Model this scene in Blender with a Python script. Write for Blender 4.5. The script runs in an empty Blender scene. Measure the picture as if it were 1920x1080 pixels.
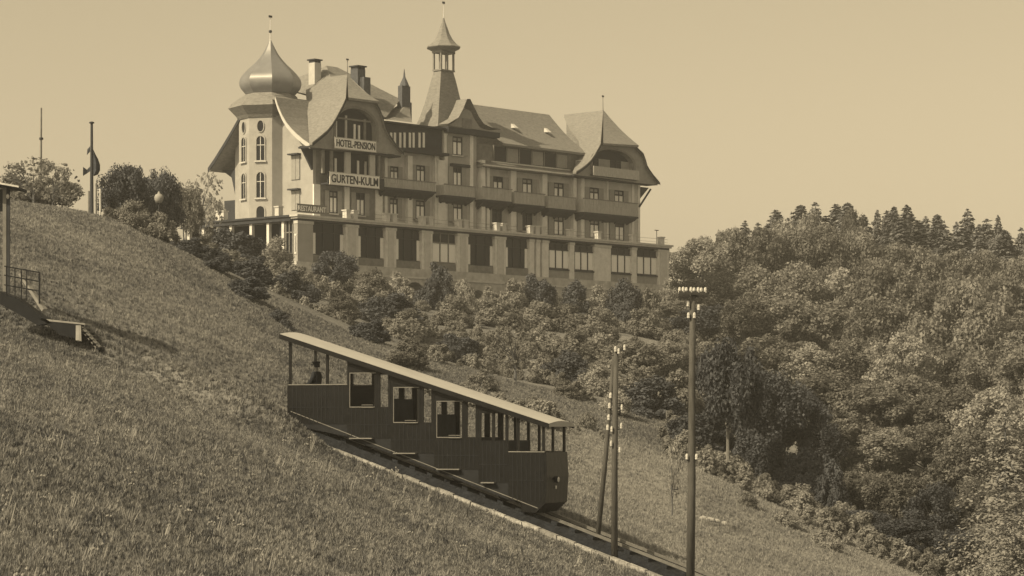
import bpy, math, random
import numpy as np
from mathutils import Vector, Matrix

random.seed(7)
rng = np.random.default_rng(11)
R = math.radians
scene = bpy.context.scene
col = scene.collection

# ------------------------------------------------------------------ camera, sky, sun, exposure
F = 4860.0          # focal length in photograph pixels
HY = 800.0          # photograph row of the horizon
cam_d = bpy.data.cameras.new('camera')
cam = bpy.data.objects.new('camera', cam_d)
col.objects.link(cam)
cam.location = (0, 0, 0)
cam.rotation_euler = (R(90), 0, 0)
cam_d.sensor_width = 36.0
cam_d.lens = 36.0 * F / 1920.0
cam_d.shift_y = (HY - 540.0) / 1920.0
cam_d.clip_start = 0.5
cam_d.clip_end = 9000
scene.camera = cam

SUN_AZ = (-0.788, -0.616)
SUN_EL = R(42)
world = bpy.data.worlds.new('World')
scene.world = world
world.use_nodes = True
wn = world.node_tree.nodes
wl = world.node_tree.links
bg = wn['Background']
sky = wn.new('ShaderNodeTexSky')
sky.sky_type = 'NISHITA'
sky.sun_disc = False
sky.sun_elevation = SUN_EL
sky.sun_rotation = math.atan2(SUN_AZ[0], SUN_AZ[1])
sky.air_density = 1.0
sky.dust_density = 2.0
sky.ozone_density = 1.0
bw = wn.new('ShaderNodeRGBToBW')
tint = wn.new('ShaderNodeMix')
tint.data_type = 'RGBA'
tint.blend_type = 'MULTIPLY'
tint.inputs[0].default_value = 1.0
tint.inputs[7].default_value = (1.0, 0.818, 0.515, 1)      # the brown tone of the old print
wl.new(sky.outputs[0], bw.inputs[0])
wl.new(bw.outputs[0], tint.inputs[6])
wl.new(tint.outputs[2], bg.inputs[0])
bg.inputs[1].default_value = 0.088

sun_d = bpy.data.lights.new('sun', 'SUN')
sun_d.energy = 2.7
sun_d.angle = R(0.8)
sun_d.color = (1.0, 0.815, 0.51)
sun = bpy.data.objects.new('sun', sun_d)
col.objects.link(sun)
sv = Vector((SUN_AZ[0] * math.cos(SUN_EL), SUN_AZ[1] * math.cos(SUN_EL), math.sin(SUN_EL)))
sun.rotation_euler = sv.to_track_quat('Z', 'Y').to_euler()
sun.location = sv * 300

scene.view_settings.view_transform = 'Standard'
scene.view_settings.look = 'None'
scene.view_settings.exposure = 0.93
scene.view_settings.gamma = 1.0
scene.view_settings.use_curve_mapping = False
scene.render.engine = 'CYCLES'
scene.cycles.max_bounces = 5
scene.cycles.diffuse_bounces = 2
scene.cycles.transparent_max_bounces = 6
scene.cycles.volume_bounces = 0


def at(px, py, Y):
    return Vector(((px - 960.0) / F * Y, Y, (HY - py) / F * Y))


# ------------------------------------------------------------------ materials
MATS = {}


def mat(name, base, rough=0.85, amp=0.25, scale=3.0, bump=0.0, bscale=None, detail=6.0, stretch=(1, 1, 1), vary=0.0,
        spec=0.25, trans=0.0):
    """grey-scale value (or rgb) broken up with two octaves of noise; the print tone comes from the light"""
    m = bpy.data.materials.new(name)
    m.use_nodes = True
    nt = m.node_tree
    n, l = nt.nodes, nt.links
    p = n['Principled BSDF']
    if not isinstance(base, (tuple, list)):
        base = (base, base, base)
    p.inputs['Roughness'].default_value = rough
    p.inputs['Specular IOR Level'].default_value = spec
    tc = n.new('ShaderNodeTexCoord')
    mp = n.new('ShaderNodeMapping')
    mp.inputs['Scale'].default_value = stretch
    l.new(tc.outputs['Object'], mp.inputs[0])
    nz = n.new('ShaderNodeTexNoise')
    nz.inputs['Scale'].default_value = scale
    nz.inputs['Detail'].default_value = detail
    nz.inputs['Roughness'].default_value = 0.62
    l.new(mp.outputs[0], nz.inputs['Vector'])
    mr = n.new('ShaderNodeMapRange')
    mr.inputs[1].default_value = 0.25
    mr.inputs[2].default_value = 0.75
    mr.inputs[3].default_value = 1.0 - amp
    mr.inputs[4].default_value = 1.0 + amp
    l.new(nz.outputs[0], mr.inputs[0])
    last = mr.outputs[0]
    if vary > 0:
        oi = n.new('ShaderNodeObjectInfo')
        vr = n.new('ShaderNodeMapRange')
        vr.inputs[3].default_value = 1.0 - vary
        vr.inputs[4].default_value = 1.0 + vary
        l.new(oi.outputs['Random'], vr.inputs[0])
        mm = n.new('ShaderNodeMath')
        mm.operation = 'MULTIPLY'
        l.new(last, mm.inputs[0])
        l.new(vr.outputs[0], mm.inputs[1])
        last = mm.outputs[0]
    mx = n.new('ShaderNodeVectorMath')
    mx.operation = 'SCALE'
    mx.inputs[0].default_value = base
    l.new(last, mx.inputs['Scale'])
    l.new(mx.outputs[0], p.inputs['Base Color'])
    if bump > 0:
        b = n.new('ShaderNodeBump')
        b.inputs['Strength'].default_value = bump
        b.inputs['Distance'].default_value = 0.1
        if bscale:
            nb = n.new('ShaderNodeTexNoise')
            nb.inputs['Scale'].default_value = bscale
            nb.inputs['Detail'].default_value = 4
            l.new(mp.outputs[0], nb.inputs['Vector'])
            l.new(nb.outputs[0], b.inputs['Height'])
        else:
            l.new(nz.outputs[0], b.inputs['Height'])
        l.new(b.outputs[0], p.inputs['Normal'])
    if trans > 0:
        tr = n.new('ShaderNodeBsdfTranslucent')
        l.new(mx.outputs[0], tr.inputs[0])
        ms = n.new('ShaderNodeMixShader')
        ms.inputs[0].default_value = trans
        l.new(p.outputs[0], ms.inputs[1])
        l.new(tr.outputs[0], ms.inputs[2])
        l.new(ms.outputs[0], n['Material Output'].inputs[0])
    MATS[name] = m
    return m


def C(v, k=0.0):
    """grey with a slight cool (k>0) cast: shadows of the print are colder than its lights"""
    return (v * (1 - 0.16 * k), v, v * (1 + 0.40 * k))


mat('plaster', C(0.36), amp=0.16, scale=0.8)
mat('pilaster_pale', C(0.74), amp=0.14, scale=1.5)
mat('plaster_worn', C(0.50), amp=0.22, scale=0.9)
mat('stone_dressing', C(0.52), amp=0.16, scale=2.2)
mat('stone_wall', C(0.44), amp=0.34, scale=1.3, bump=0.5, bscale=2.5)
mat('pillar_stone', C(0.66), amp=0.2, scale=1.6)
mat('roof_slate', C(0.215), amp=0.30, scale=2.6, bump=0.5, bscale=7.0, stretch=(1, 1, 2.5))
mat('roof_sheet', C(0.19, 0.2), amp=0.2, scale=1.0, rough=0.38, spec=0.7)
mat('gable_shingle', C(0.28), amp=0.2, scale=2.5, bump=0.3, bscale=8)
mat('soffit', C(0.55), amp=0.12, scale=1.5)
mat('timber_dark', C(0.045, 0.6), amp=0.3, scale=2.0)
mat('timber_mid', C(0.20), amp=0.3, scale=2.0)
mat('timber_pale', C(0.62), amp=0.16, scale=3.0)
mat('balcony_wood', C(0.42), amp=0.25, scale=2.0, stretch=(4, 4, 1))
mat('shutter', C(0.30), amp=0.16, scale=4.0)
mat('glass_dark', C(0.016, 1), amp=0.3, scale=0.7, rough=0.3, spec=0.15)
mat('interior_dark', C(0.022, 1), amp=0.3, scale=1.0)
mat('curtain', C(0.88), amp=0.08, scale=4.0, stretch=(6, 6, 1))
mat('white_paint', C(0.55), amp=0.08, scale=2.0)
mat('letter_black', C(0.03, 1), amp=0.1)
mat('board_mid', C(0.32), amp=0.2)
mat('chimney_brick', C(0.10, 0.5), amp=0.3, scale=4)
mat('car_paint', C(0.005, 1), amp=0.6, scale=2.2, rough=0.45, spec=0.25, bump=0.15, bscale=3)
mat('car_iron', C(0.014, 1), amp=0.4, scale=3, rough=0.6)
mat('car_roof', C(0.42), amp=0.10, scale=1.2, rough=0.7)
mat('car_rail', C(0.17), amp=0.1, rough=0.4, spec=0.5)
mat('seat_wood', C(0.05, 0.6), amp=0.3)
mat('rail_steel', C(0.16), amp=0.3, scale=5, rough=0.35, spec=0.6)
mat('track_stone', C(0.022, 1), amp=0.5, scale=2.5, bump=0.6, bscale=6)
mat('ballast', C(0.46), amp=0.35, scale=9, bump=1.0, bscale=14)
mat('kerb_stone', C(0.36), amp=0.45, scale=4, bump=0.5, bscale=9, vary=0.2)
mat('pole_wood', C(0.085), amp=0.4, scale=3.0, stretch=(4, 4, 0.6))
mat('porcelain', C(0.55), amp=0.03, rough=0.25, spec=0.5)
mat('bark', C(0.12, 0.3), amp=0.4, scale=5, bump=0.6)
mat('bark_pale', C(0.20), amp=0.35, scale=5, bump=0.6)
mat('cloth_dark', C(0.02, 1), amp=0.3, scale=8)
mat('skin', C(0.34), amp=0.1)
mat('flag_cloth', C(0.05, 0.8), amp=0.3, scale=2)
mat('leaf_mid', C(0.20), amp=0.65, scale=6.0, vary=0.34, trans=0.36, rough=0.6, detail=3)
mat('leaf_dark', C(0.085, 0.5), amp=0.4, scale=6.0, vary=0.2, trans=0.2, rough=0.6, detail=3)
mat('leaf_pale', C(0.31), amp=0.4, scale=6.0, vary=0.25, trans=0.38, rough=0.6, detail=3)
mat('needle', C(0.17, 0.2), amp=0.4, scale=6.0, vary=0.25, trans=0.15, rough=0.65, detail=3)
mat('needle_pale', C(0.24), amp=0.35, scale=6.0, vary=0.15, trans=0.25, rough=0.65, detail=3)
mat('blossom', C(0.36), amp=0.3, scale=2, vary=0.1, trans=0.3)


# ground and grass: patches of dry and fresh sward, broken up at three sizes
def ground_mat(name, lo, hi, tuft):
    m = bpy.data.materials.new(name)
    m.use_nodes = True
    n, l = m.node_tree.nodes, m.node_tree.links
    p = n['Principled BSDF']
    p.inputs['Roughness'].default_value = 0.95
    p.inputs['Specular IOR Level'].default_value = 0.1
    geo = n.new('ShaderNodeNewGeometry')

    def noise(sc, det):
        z = n.new('ShaderNodeTexNoise')
        z.inputs['Scale'].default_value = sc
        z.inputs['Detail'].default_value = det
        z.inputs['Roughness'].default_value = 0.65
        l.new(geo.outputs['Position'], z.inputs['Vector'])
        return z.outputs[0]
    a, b, c = noise(0.11, 5), noise(0.8, 5), noise(5.0, 3)

    def math_(op, x, y):
        q = n.new('ShaderNodeMath')
        q.operation = op
        for i, v in enumerate((x, y)):
            if isinstance(v, (int, float)):
                q.inputs[i].default_value = v
            else:
                l.new(v, q.inputs[i])
        return q.outputs[0]
    t = math_('ADD', math_('MULTIPLY', a, 0.50), math_('ADD', math_('MULTIPLY', b, 0.32), math_('MULTIPLY', c, 0.18)))
    if tuft:
        oi = n.new('ShaderNodeObjectInfo')
        t = math_('ADD', math_('MULTIPLY', t, 0.72), math_('MULTIPLY', oi.outputs['Random'], 0.28))
    # the meadow right of the track is mown and paler
    sp = n.new('ShaderNodeSeparateXYZ')
    l.new(geo.outputs['Position'], sp.inputs[0])
    off = math_('ADD', math_('MULTIPLY', math_('ADD', sp.outputs[0], 8.3), 0.339), math_('MULTIPLY', math_('ADD', sp.outputs[1], -96.0), 0.941))
    f1 = n.new('ShaderNodeMapRange')
    f1.inputs[1].default_value, f1.inputs[2].default_value = -4.0, 6.0
    l.new(sp.outputs[0], f1.inputs[0])
    f2 = n.new('ShaderNodeMapRange')
    f2.inputs[1].default_value, f2.inputs[2].default_value = 2.8, 4.0
    l.new(off, f2.inputs[0])
    f3 = n.new('ShaderNodeMapRange')
    f3.inputs[1].default_value, f3.inputs[2].default_value = 152.0, 142.0
    l.new(sp.outputs[1], f3.inputs[0])
    t = math_('ADD', t, math_('MULTIPLY', math_('MULTIPLY', math_('MULTIPLY', f1.outputs[0], f2.outputs[0]), f3.outputs[0]), 0.11))
    r = n.new('ShaderNodeValToRGB')
    r.color_ramp.elements[0].position = 0.36
    r.color_ramp.elements[0].color = (*C(lo, 0.4), 1)
    r.color_ramp.elements[1].position = 0.66
    r.color_ramp.elements[1].color = (*C(hi), 1)
    l.new(t, r.inputs[0])
    l.new(r.outputs[0], p.inputs['Base Color'])
    if not tuft:
        bp = n.new('ShaderNodeBump')
        bp.inputs['Strength'].default_value = 0.8
        bp.inputs['Distance'].default_value = 0.15
        l.new(c, bp.inputs['Height'])
        l.new(bp.outputs[0], p.inputs['Normal'])
    else:
        tr = n.new('ShaderNodeBsdfTranslucent')
        l.new(r.outputs[0], tr.inputs[0])
        ms = n.new('ShaderNodeMixShader')
        ms.inputs[0].default_value = 0.3
        l.new(p.outputs[0], ms.inputs[1])
        l.new(tr.outputs[0], ms.inputs[2])
        l.new(ms.outputs[0], n['Material Output'].inputs[0])
    MATS[name] = m


ground_mat('sward', 0.07, 0.29, False)
ground_mat('grass_blade', 0.085, 0.38, True)


# ------------------------------------------------------------------ mesh helpers
class MB:
    def __init__(self):
        self.v, self.f = [], []

    def add(self, vs, fs):
        o = len(self.v)
        self.v += [tuple(x) for x in vs]
        self.f += [tuple(i + o for i in q) for q in fs]
        return self

    def box(self, x0, x1, y0, y1, z0, z1):
        x0, x1 = min(x0, x1), max(x0, x1)
        y0, y1 = min(y0, y1), max(y0, y1)
        z0, z1 = min(z0, z1), max(z0, z1)
        vs = [(x, y, z) for z in (z0, z1) for y in (y0, y1) for x in (x0, x1)]
        return self.add(vs, [(0, 2, 3, 1), (4, 5, 7, 6), (0, 1, 5, 4), (2, 6, 7, 3), (0, 4, 6, 2), (1, 3, 7, 5)])

    def prism(self, poly, axis, a0, a1):
        """poly of 2d points extruded along axis: 'y' -> (x,z), 'x' -> (y,z), 'z' -> (x,y)"""
        def mk(p, a):
            return {'y': (p[0], a, p[1]), 'x': (a, p[0], p[1]), 'z': (p[0], p[1], a)}[axis]
        k = len(poly)
        vs = [mk(p, a0) for p in poly] + [mk(p, a1) for p in poly]
        fs = [tuple(range(k)), tuple(range(2 * k - 1, k - 1, -1))]
        fs += [(i, i + k, (i + 1) % k + k, (i + 1) % k) for i in range(k)]
        return self.add(vs, fs)

    def tube(self, pts, rad, n=8, cap=True):
        pts = [Vector(p) for p in pts]
        if not isinstance(rad, (list, tuple)):
            rad = [rad] * len(pts)
        vs, fs = [], []
        for i, p in enumerate(pts):
            d = (pts[min(i + 1, len(pts) - 1)] - pts[max(i - 1, 0)]).normalized()
            a = d.cross(Vector((0.13, 0.37, 0.92)) if abs(d.z) < 0.9 else Vector((1, 0.1, 0))).normalized()
            b = d.cross(a)
            for k in range(n):
                an = 2 * math.pi * k / n
                vs.append(p + (a * math.cos(an) + b * math.sin(an)) * rad[i])
        for i in range(len(pts) - 1):
            for k in range(n):
                fs.append((i * n + k, i * n + (k + 1) % n, (i + 1) * n + (k + 1) % n, (i + 1) * n + k))
        if cap:
            fs.append(tuple(range(n - 1, -1, -1)))
            fs.append(tuple((len(pts) - 1) * n + k for k in range(n)))
        return self.add(vs, fs)

    def lathe(self, c, prof, n=16, rot=0.0, sx=1.0, sy=1.0):
        vs, fs = [], []
        for r, z in prof:
            for k in range(n):
                an = rot + 2 * math.pi * k / n
                vs.append((c[0] + r * sx * math.cos(an), c[1] + r * sy * math.sin(an), c[2] + z))
        for i in range(len(prof) - 1):
            for k in range(n):
                fs.append((i * n + k, i * n + (k + 1) % n, (i + 1) * n + (k + 1) % n, (i + 1) * n + k))
        fs.append(tuple(range(n - 1, -1, -1)))
        fs.append(tuple((len(prof) - 1) * n + k for k in range(n)))
        return self.add(vs, fs)

    def build(self, name, m, parent=None, smooth=False, loc=None):
        me = bpy.data.meshes.new(name)
        me.from_pydata(self.v, [], self.f)
        me.validate()
        me.update()
        # consistent outward normals
        import bmesh
        b = bmesh.new()
        b.from_mesh(me)
        bmesh.ops.recalc_face_normals(b, faces=b.faces)
        b.to_mesh(me)
        b.free()
        if isinstance(m, str):
            m = MATS[m]
        me.materials.append(m)
        if smooth:
            me.polygons.foreach_set('use_smooth', [True] * len(me.polygons))
        o = bpy.data.objects.new(name, me)
        col.objects.link(o)
        if parent:
            o.parent = parent
        if loc:
            o.location = loc
        return o


def np_mesh(name, V, Q, m):
    """fast mesh of quads / tris from numpy"""
    me = bpy.data.meshes.new(name)
    me.vertices.add(len(V))
    me.vertices.foreach_set('co', V.astype(np.float32).ravel())
    k = Q.shape[1]
    me.loops.add(Q.size)
    me.loops.foreach_set('vertex_index', Q.astype(np.int32).ravel())
    me.polygons.add(len(Q))
    me.polygons.foreach_set('loop_start', np.arange(0, Q.size, k, dtype=np.int32))
    me.polygons.foreach_set('loop_total', np.full(len(Q), k, dtype=np.int32))
    me.update(calc_edges=True)
    if isinstance(m, str):
        m = MATS[m]
    me.materials.append(m)
    return me


def thing(name, label, cat, loc=(0, 0, 0), rz=0.0, group=None):
    o = bpy.data.objects.new(name, None)
    o.empty_display_size = 0.3
    col.objects.link(o)
    o.location = loc
    o.rotation_euler = (0, 0, rz)
    return tag(o, label, cat, group)


def tag(o, label=None, cat=None, group=None, kind=None):
    if label:
        o['label'] = label
    if cat:
        o['category'] = cat
    if group:
        o['group'] = group
    if kind:
        o['kind'] = kind
    return o


# ------------------------------------------------------------------ terrain
TA = -0.36                                       # track: Y changes by this for each metre of X
T0 = Vector((-8.30, 96.0, -0.24))                # a point on the gravel edge of the track
TG = -0.382                                      # z per metre of X


def track(a, off=0.0, up=0.0):
    """point on the track, a metres of X from T0, off metres behind the gravel edge (away from the camera)"""
    nrm = 1.0 / math.sqrt(1 + TA * TA)
    return Vector((T0.x + a - TA * nrm * off, T0.y + TA * a + nrm * off, T0.z + TG * a + up))


def plane_z(X, Y):
    return -0.24 - 0.364 * (X + 8.3) + 0.0505 * (Y - 96.0)


ctrl = []


def cp(px, py, Y):
    p = at(px, py, Y)
    ctrl.append((p.x, p.y, p.z))


for a in np.linspace(-20, 34, 15):
    p = track(a)
    ctrl.append((p.x, p.y, p.z))
    p = track(a, 3.5)
    ctrl.append((p.x, p.y, p.z + 0.12))
for X, Y in [(-8.9, 45), (-9, 60), (0, 72), (6, 78), (-16, 75), (-4, 85), (-14, 90), (-3, 60), (-24, 62), (12, 70), (24, 76)]:
    ctrl.append((X, Y, plane_z(X, Y)))
for X, Y, Z in [(0, 0, -1.75), (0, 12, -1.9), (-6, 18, -1.9), (6, 18, -3.0), (12, 0, -3.5), (-12, 0, -0.5), (-20, 30, 0.6), (18, 40, -9.0),
                (0, -40, -3)]:
    ctrl.append((X, Y, Z))
# crest of the hill on the left, then the drop behind it
for px, py, Y in [(-250, 388, 152), (-60, 396, 152), (60, 406, 152), (160, 412, 152), (225, 427, 151), (285, 454, 149), (350, 492, 147), (430, 548, 143),
                  (500, 598, 138), (560, 645, 133), (640, 700, 128), (740, 752, 125), (850, 800, 124)]:
    cp(px, py, Y)
for px, py, Y in [(60, 455, 122), (200, 500, 122), (320, 560, 120), (420, 615, 118), (60, 500, 112), (250, 570, 112)]:
    cp(px, py, Y)
for px, py, Y in [(-60, 395, 172), (100, 403, 175), (225, 428, 168), (300, 470, 165), (360, 520, 162), (440, 585, 158), (520, 640, 154),
                  (600, 690, 148), (700, 735, 146)]:
    cp(px, py, Y)
for px, py, Y in [(420, 500, 215), (330, 470, 205), (520, 560, 200), (600, 600, 195), (560, 530, 222), (-100, 420, 220), (100, 420, 215),
                  (250, 425, 215), (420, 480, 245), (300, 470, 260), (100, 460, 280)]:
    cp(px, py, Y)
# slope below the hotel
for px, py, Y in [(700, 650, 195), (700, 590, 222), (660, 560, 232), (800, 575, 243), (900, 583, 250), (1000, 590, 256), (1100, 595, 262), (1220, 600, 272),
                  (850, 690, 190), (950, 630, 220), (1000, 720, 178), (1100, 680, 205), (1200, 660, 225), (920, 760, 152), (1050, 800, 143),
                  (1080, 770, 160), (1200, 780, 170)]:
    cp(px, py, Y)
# meadow right of the track
for px, py, Y in [(1120, 900, 126), (1110, 850, 136), (1240, 900, 132), (1320, 1000, 119), (1300, 945, 130), (1450, 1030, 118), (1600, 1080, 116),
                  (1400, 985, 128), (1250, 860, 146), (1350, 900, 146), (1450, 950, 140), (1550, 1000, 136), (1800, 1150, 118), (1700, 1250, 95)]:
    cp(px, py, Y)
# ground under the wood
for px, py, Y in [(1300, 620, 285), (1500, 630, 300), (1700, 630, 310), (1950, 640, 310), (1330, 740, 210), (1500, 760, 215), (1700, 790, 210),
                  (1950, 850, 200), (1400, 880, 160), (1560, 930, 160), (1700, 980, 160), (1900, 1050, 155), (1400, 550, 345), (1800, 555, 365),
                  (2100, 700, 300), (2100, 1000, 160)]:
    cp(px, py, Y)
for px in (300, 700, 1000, 1200):
    cp(px, 530, 300)
    cp(px, 560, 380)
CT = np.array(ctrl)


def tps_fit(P, z, lam=0.4):
    n = len(P)
    d = np.sqrt(((P[:, None] - P[None]) ** 2).sum(2)) / 50.0
    K = np.where(d > 0, d * d * np.log(np.maximum(d, 1e-9)), 0) + lam * 0.002 * np.eye(n)
    A = np.zeros((n + 3, n + 3))
    A[:n, :n] = K
    A[:n, n] = 1
    A[:n, n + 1:] = P / 50.0
    A[n, :n] = 1
    A[n + 1:, :n] = (P / 50.0).T
    return np.linalg.solve(A, np.concatenate([z, np.zeros(3)]))


TPS = tps_fit(CT[:, :2], CT[:, 2])


def vnoise(x, y, s, seed):
    """smooth value noise"""
    x, y = x / s, y / s
    xi, yi = np.floor(x).astype(np.int64), np.floor(y).astype(np.int64)
    fx, fy = x - xi, y - yi
    fx, fy = fx * fx * (3 - 2 * fx), fy * fy * (3 - 2 * fy)

    def h(a, b):
        q = (a * 374761393 + b * 668265263 + seed * 982451653) & 0xFFFFFFFF
        q = ((q ^ (q >> 13)) * 1274126177) & 0xFFFFFFFF
        return ((q ^ (q >> 16)) & 0xFFFF) / 65535.0 - 0.5
    return (h(xi, yi) * (1 - fx) + h(xi + 1, yi) * fx) * (1 - fy) + (h(xi, yi + 1) * (1 - fx) + h(xi + 1, yi + 1) * fx) * fy


def terrain(X, Y):
    X = np.atleast_1d(np.asarray(X, float))
    Y = np.atleast_1d(np.asarray(Y, float))
    n = len(CT)
    out = np.empty(len(X))
    for i in range(0, len(X), 20000):
        x, y = X[i:i + 20000], Y[i:i + 20000]
        d2 = ((x[:, None] - CT[None, :, 0]) ** 2 + (y[:, None] - CT[None, :, 1]) ** 2) / 2500.0
        K = np.where(d2 > 0, 0.5 * d2 * np.log(np.maximum(d2, 1e-12)), 0)
        out[i:i + 20000] = K @ TPS[:n] + TPS[n] + TPS[n + 1] * x / 50 + TPS[n + 2] * y / 50
    # settle to plain low land far away
    far = np.clip((np.hypot(X, Y - 180) - 230) / 250, 0, 1)
    far = far * far * (3 - 2 * far)
    out = np.clip(out, -40, 45) * (1 - far) + (-6.0) * far
    nz = vnoise(X, Y, 6.0, 1) * 0.30 + vnoise(X, Y, 2.3, 2) * 0.14 + vnoise(X, Y, 0.9, 3) * 0.07
    # calm next to the track
    nrm = 1 / math.sqrt(1 + TA * TA)
    off = ((Y - T0.y) - TA * (X - T0.x)) * nrm
    a = ((X - T0.x) + TA * (Y - T0.y)) * nrm * nrm
    calm = np.clip((np.abs(off - 1.8) - 2.2) / 2.5, 0, 1)
    out += nz * calm
    tz = T0.z + TG * a
    trk = (off > -0.15) & (off < 3.2) & (a > -40) & (a < 60)
    out = np.where(trk, np.minimum(out, tz - 0.02), out)
    # low bank of turf in front of the upper track hides its foot
    bank = np.exp(-((off + 1.0) / 1.0) ** 2) * np.clip((2.0 - a) / 2.5, 0, 1) * np.clip((a + 26) / 1.5, 0, 1)
    out += bank * 1.15
    return out


def tz(X, Y):
    return float(terrain([X], [Y])[0])


def axis(parts):
    out = []
    for a, b, st in parts:
        out += list(np.arange(a, b, st))
    out.append(parts[-1][1])
    return np.array(out)


gx = axis([(-4000, -400, 600), (-400, -80, 20), (-80, -34, 2.0), (-34, 34, 0.6), (34, 90, 1.6), (90, 400, 20), (400, 4000, 600)])
gy = axis([(-2000, -100, 400), (-100, 10, 8), (10, 40, 2), (40, 165, 0.6), (165, 330, 1.5), (330, 700, 20), (700, 7000, 700)])
GX, GY = np.meshgrid(gx, gy)
GZ = terrain(GX.ravel(), GY.ravel())
V = np.stack([GX.ravel(), GY.ravel(), GZ], 1)
nx, ny = len(gx), len(gy)
ii = (np.arange(ny - 1)[:, None] * nx + np.arange(nx - 1)[None]).ravel()
Q = np.stack([ii, ii + 1, ii + nx + 1, ii + nx], 1)
gme = np_mesh('ground', V, Q, 'sward')
gme.polygons.foreach_set('use_smooth', [True] * len(gme.polygons))
ground = bpy.data.objects.new('ground', gme)
col.objects.link(ground)
tag(ground, kind='structure')


# ------------------------------------------------------------------ meadow grass (uncountable, one object)
def tuft_mesh(i):
    r = np.random.default_rng(100 + i)
    vs, fs = [], []
    for k in range(9):
        a = r.uniform(0, 6.283)
        b = r.uniform(0, 0.12)
        h = r.uniform(0.10, 0.26)
        w = r.uniform(0.010, 0.022)
        lean = r.uniform(0.02, 0.13)
        d = r.uniform(0, 6.283)
        c = np.array([b * math.cos(a), b * math.sin(a), -0.03])
        t = c + np.array([lean * math.cos(d), lean * math.sin(d), h])
        m = (c + t) / 2 + np.array([0, 0, 0.04])
        p = np.array([-math.sin(d + 0.7), math.cos(d + 0.7), 0]) * w
        o = len(vs)
        vs += [c - p, c + p, m + p * 0.8, m - p * 0.8, t]
        fs += [(o, o + 1, o + 2, o + 3), (o + 3, o + 2, o + 4)]
    me = bpy.data.meshes.new('grass_tuft')
    me.from_pydata([tuple(v) for v in vs], [], fs)
    me.materials.append(MATS['grass_blade'])
    return me


tuft_col = bpy.data.collections.new('grass_tufts')
for i in range(6):
    tuft_col.objects.link(bpy.data.objects.new('grass_tuft', tuft_mesh(i)))


def grass_patch(name, label, x0, x1, y0, y1, step, dens, smin, smax, keep, inst=None):
    xs, ys = np.arange(x0, x1, step), np.arange(y0, y1, step)
    X, Y = np.meshgrid(xs, ys)
    Z = terrain(X.ravel(), Y.ravel())
    Vv = np.stack([X.ravel(), Y.ravel(), Z], 1)
    n_ = len(xs)
    q = (np.arange(len(ys) - 1)[:, None] * n_ + np.arange(n_ - 1)[None]).ravel()
    Qq = np.stack([q, q + 1, q + n_ + 1, q + n_], 1)
    cen = Vv[Qq].mean(1)
    Qq = Qq[keep(cen)]
    me = np_mesh(name, Vv, Qq, 'grass_blade')
    o = bpy.data.objects.new(name, me)
    col.objects.link(o)
    ng = bpy.data.node_groups.new(name, 'GeometryNodeTree')
    ng.interface.new_socket('Geometry', in_out='INPUT', socket_type='NodeSocketGeometry')
    ng.interface.new_socket('Geometry', in_out='OUTPUT', socket_type='NodeSocketGeometry')
    N, L = ng.nodes, ng.links
    gi, go = N.new('NodeGroupInput'), N.new('NodeGroupOutput')
    ds = N.new('GeometryNodeDistributePointsOnFaces')
    ds.inputs['Density'].default_value = dens
    ci = N.new('GeometryNodeCollectionInfo')
    ci.inputs[0].default_value = inst or tuft_col
    ci.inputs['Separate Children'].default_value = True
    ci.inputs['Reset Children'].default_value = True
    ip = N.new('GeometryNodeInstanceOnPoints')
    ip.inputs['Pick Instance'].default_value = True
    rv = N.new('FunctionNodeRandomValue')
    rv.data_type = 'FLOAT_VECTOR'
    rv.inputs[0].default_value = (0, 0, 0)
    rv.inputs[1].default_value = (0, 0, 6.283)
    rs = N.new('FunctionNodeRandomValue')
    rs.data_type = 'FLOAT'
    rs.inputs[2].default_value = smin
    rs.inputs[3].default_value = smax
    L.new(gi.outputs[0], ds.inputs['Mesh'])
    L.new(ds.outputs['Points'], ip.inputs['Points'])
    L.new(ci.outputs[0], ip.inputs['Instance'])
    L.new(rv.outputs[0], ip.inputs['Rotation'])
    L.new(rs.outputs[1], ip.inputs['Scale'])
    L.new(ip.outputs[0], go.inputs[0])
    md = o.modifiers.new('grass', 'NODES')
    md.node_group = ng
    tag(o, label, 'undergrowth' if inst else 'grass', kind='stuff')
    return o


def off_track(c):
    nrm = 1 / math.sqrt(1 + TA * TA)
    return ((c[:, 1] - T0.y) - TA * (c[:, 0] - T0.x)) * nrm


def in_view(c, m=160):
    px = 960 + F * c[:, 0] / c[:, 1]
    py = HY - F * c[:, 2] / c[:, 1]
    return (px > -m) & (px < 1920 + m) & (py < 1080 + m)


grass_patch('meadow_grass', 'long rough meadow grass on the near slope left of the track', -30, 14, 38, 112, 0.4, 95, 0.38, 0.88,
            lambda c: ((off_track(c) < -0.32) | ((off_track(c) < 0.1) & (c[:, 0] < -7.5))) & in_view(c))
grass_patch('hill_grass', 'short meadow grass on the hill beyond the track', -40, 40, 84, 172, 1.0, 34, 0.36, 0.85,
            lambda c: (off_track(c) > 3.0) & in_view(c))

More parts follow.
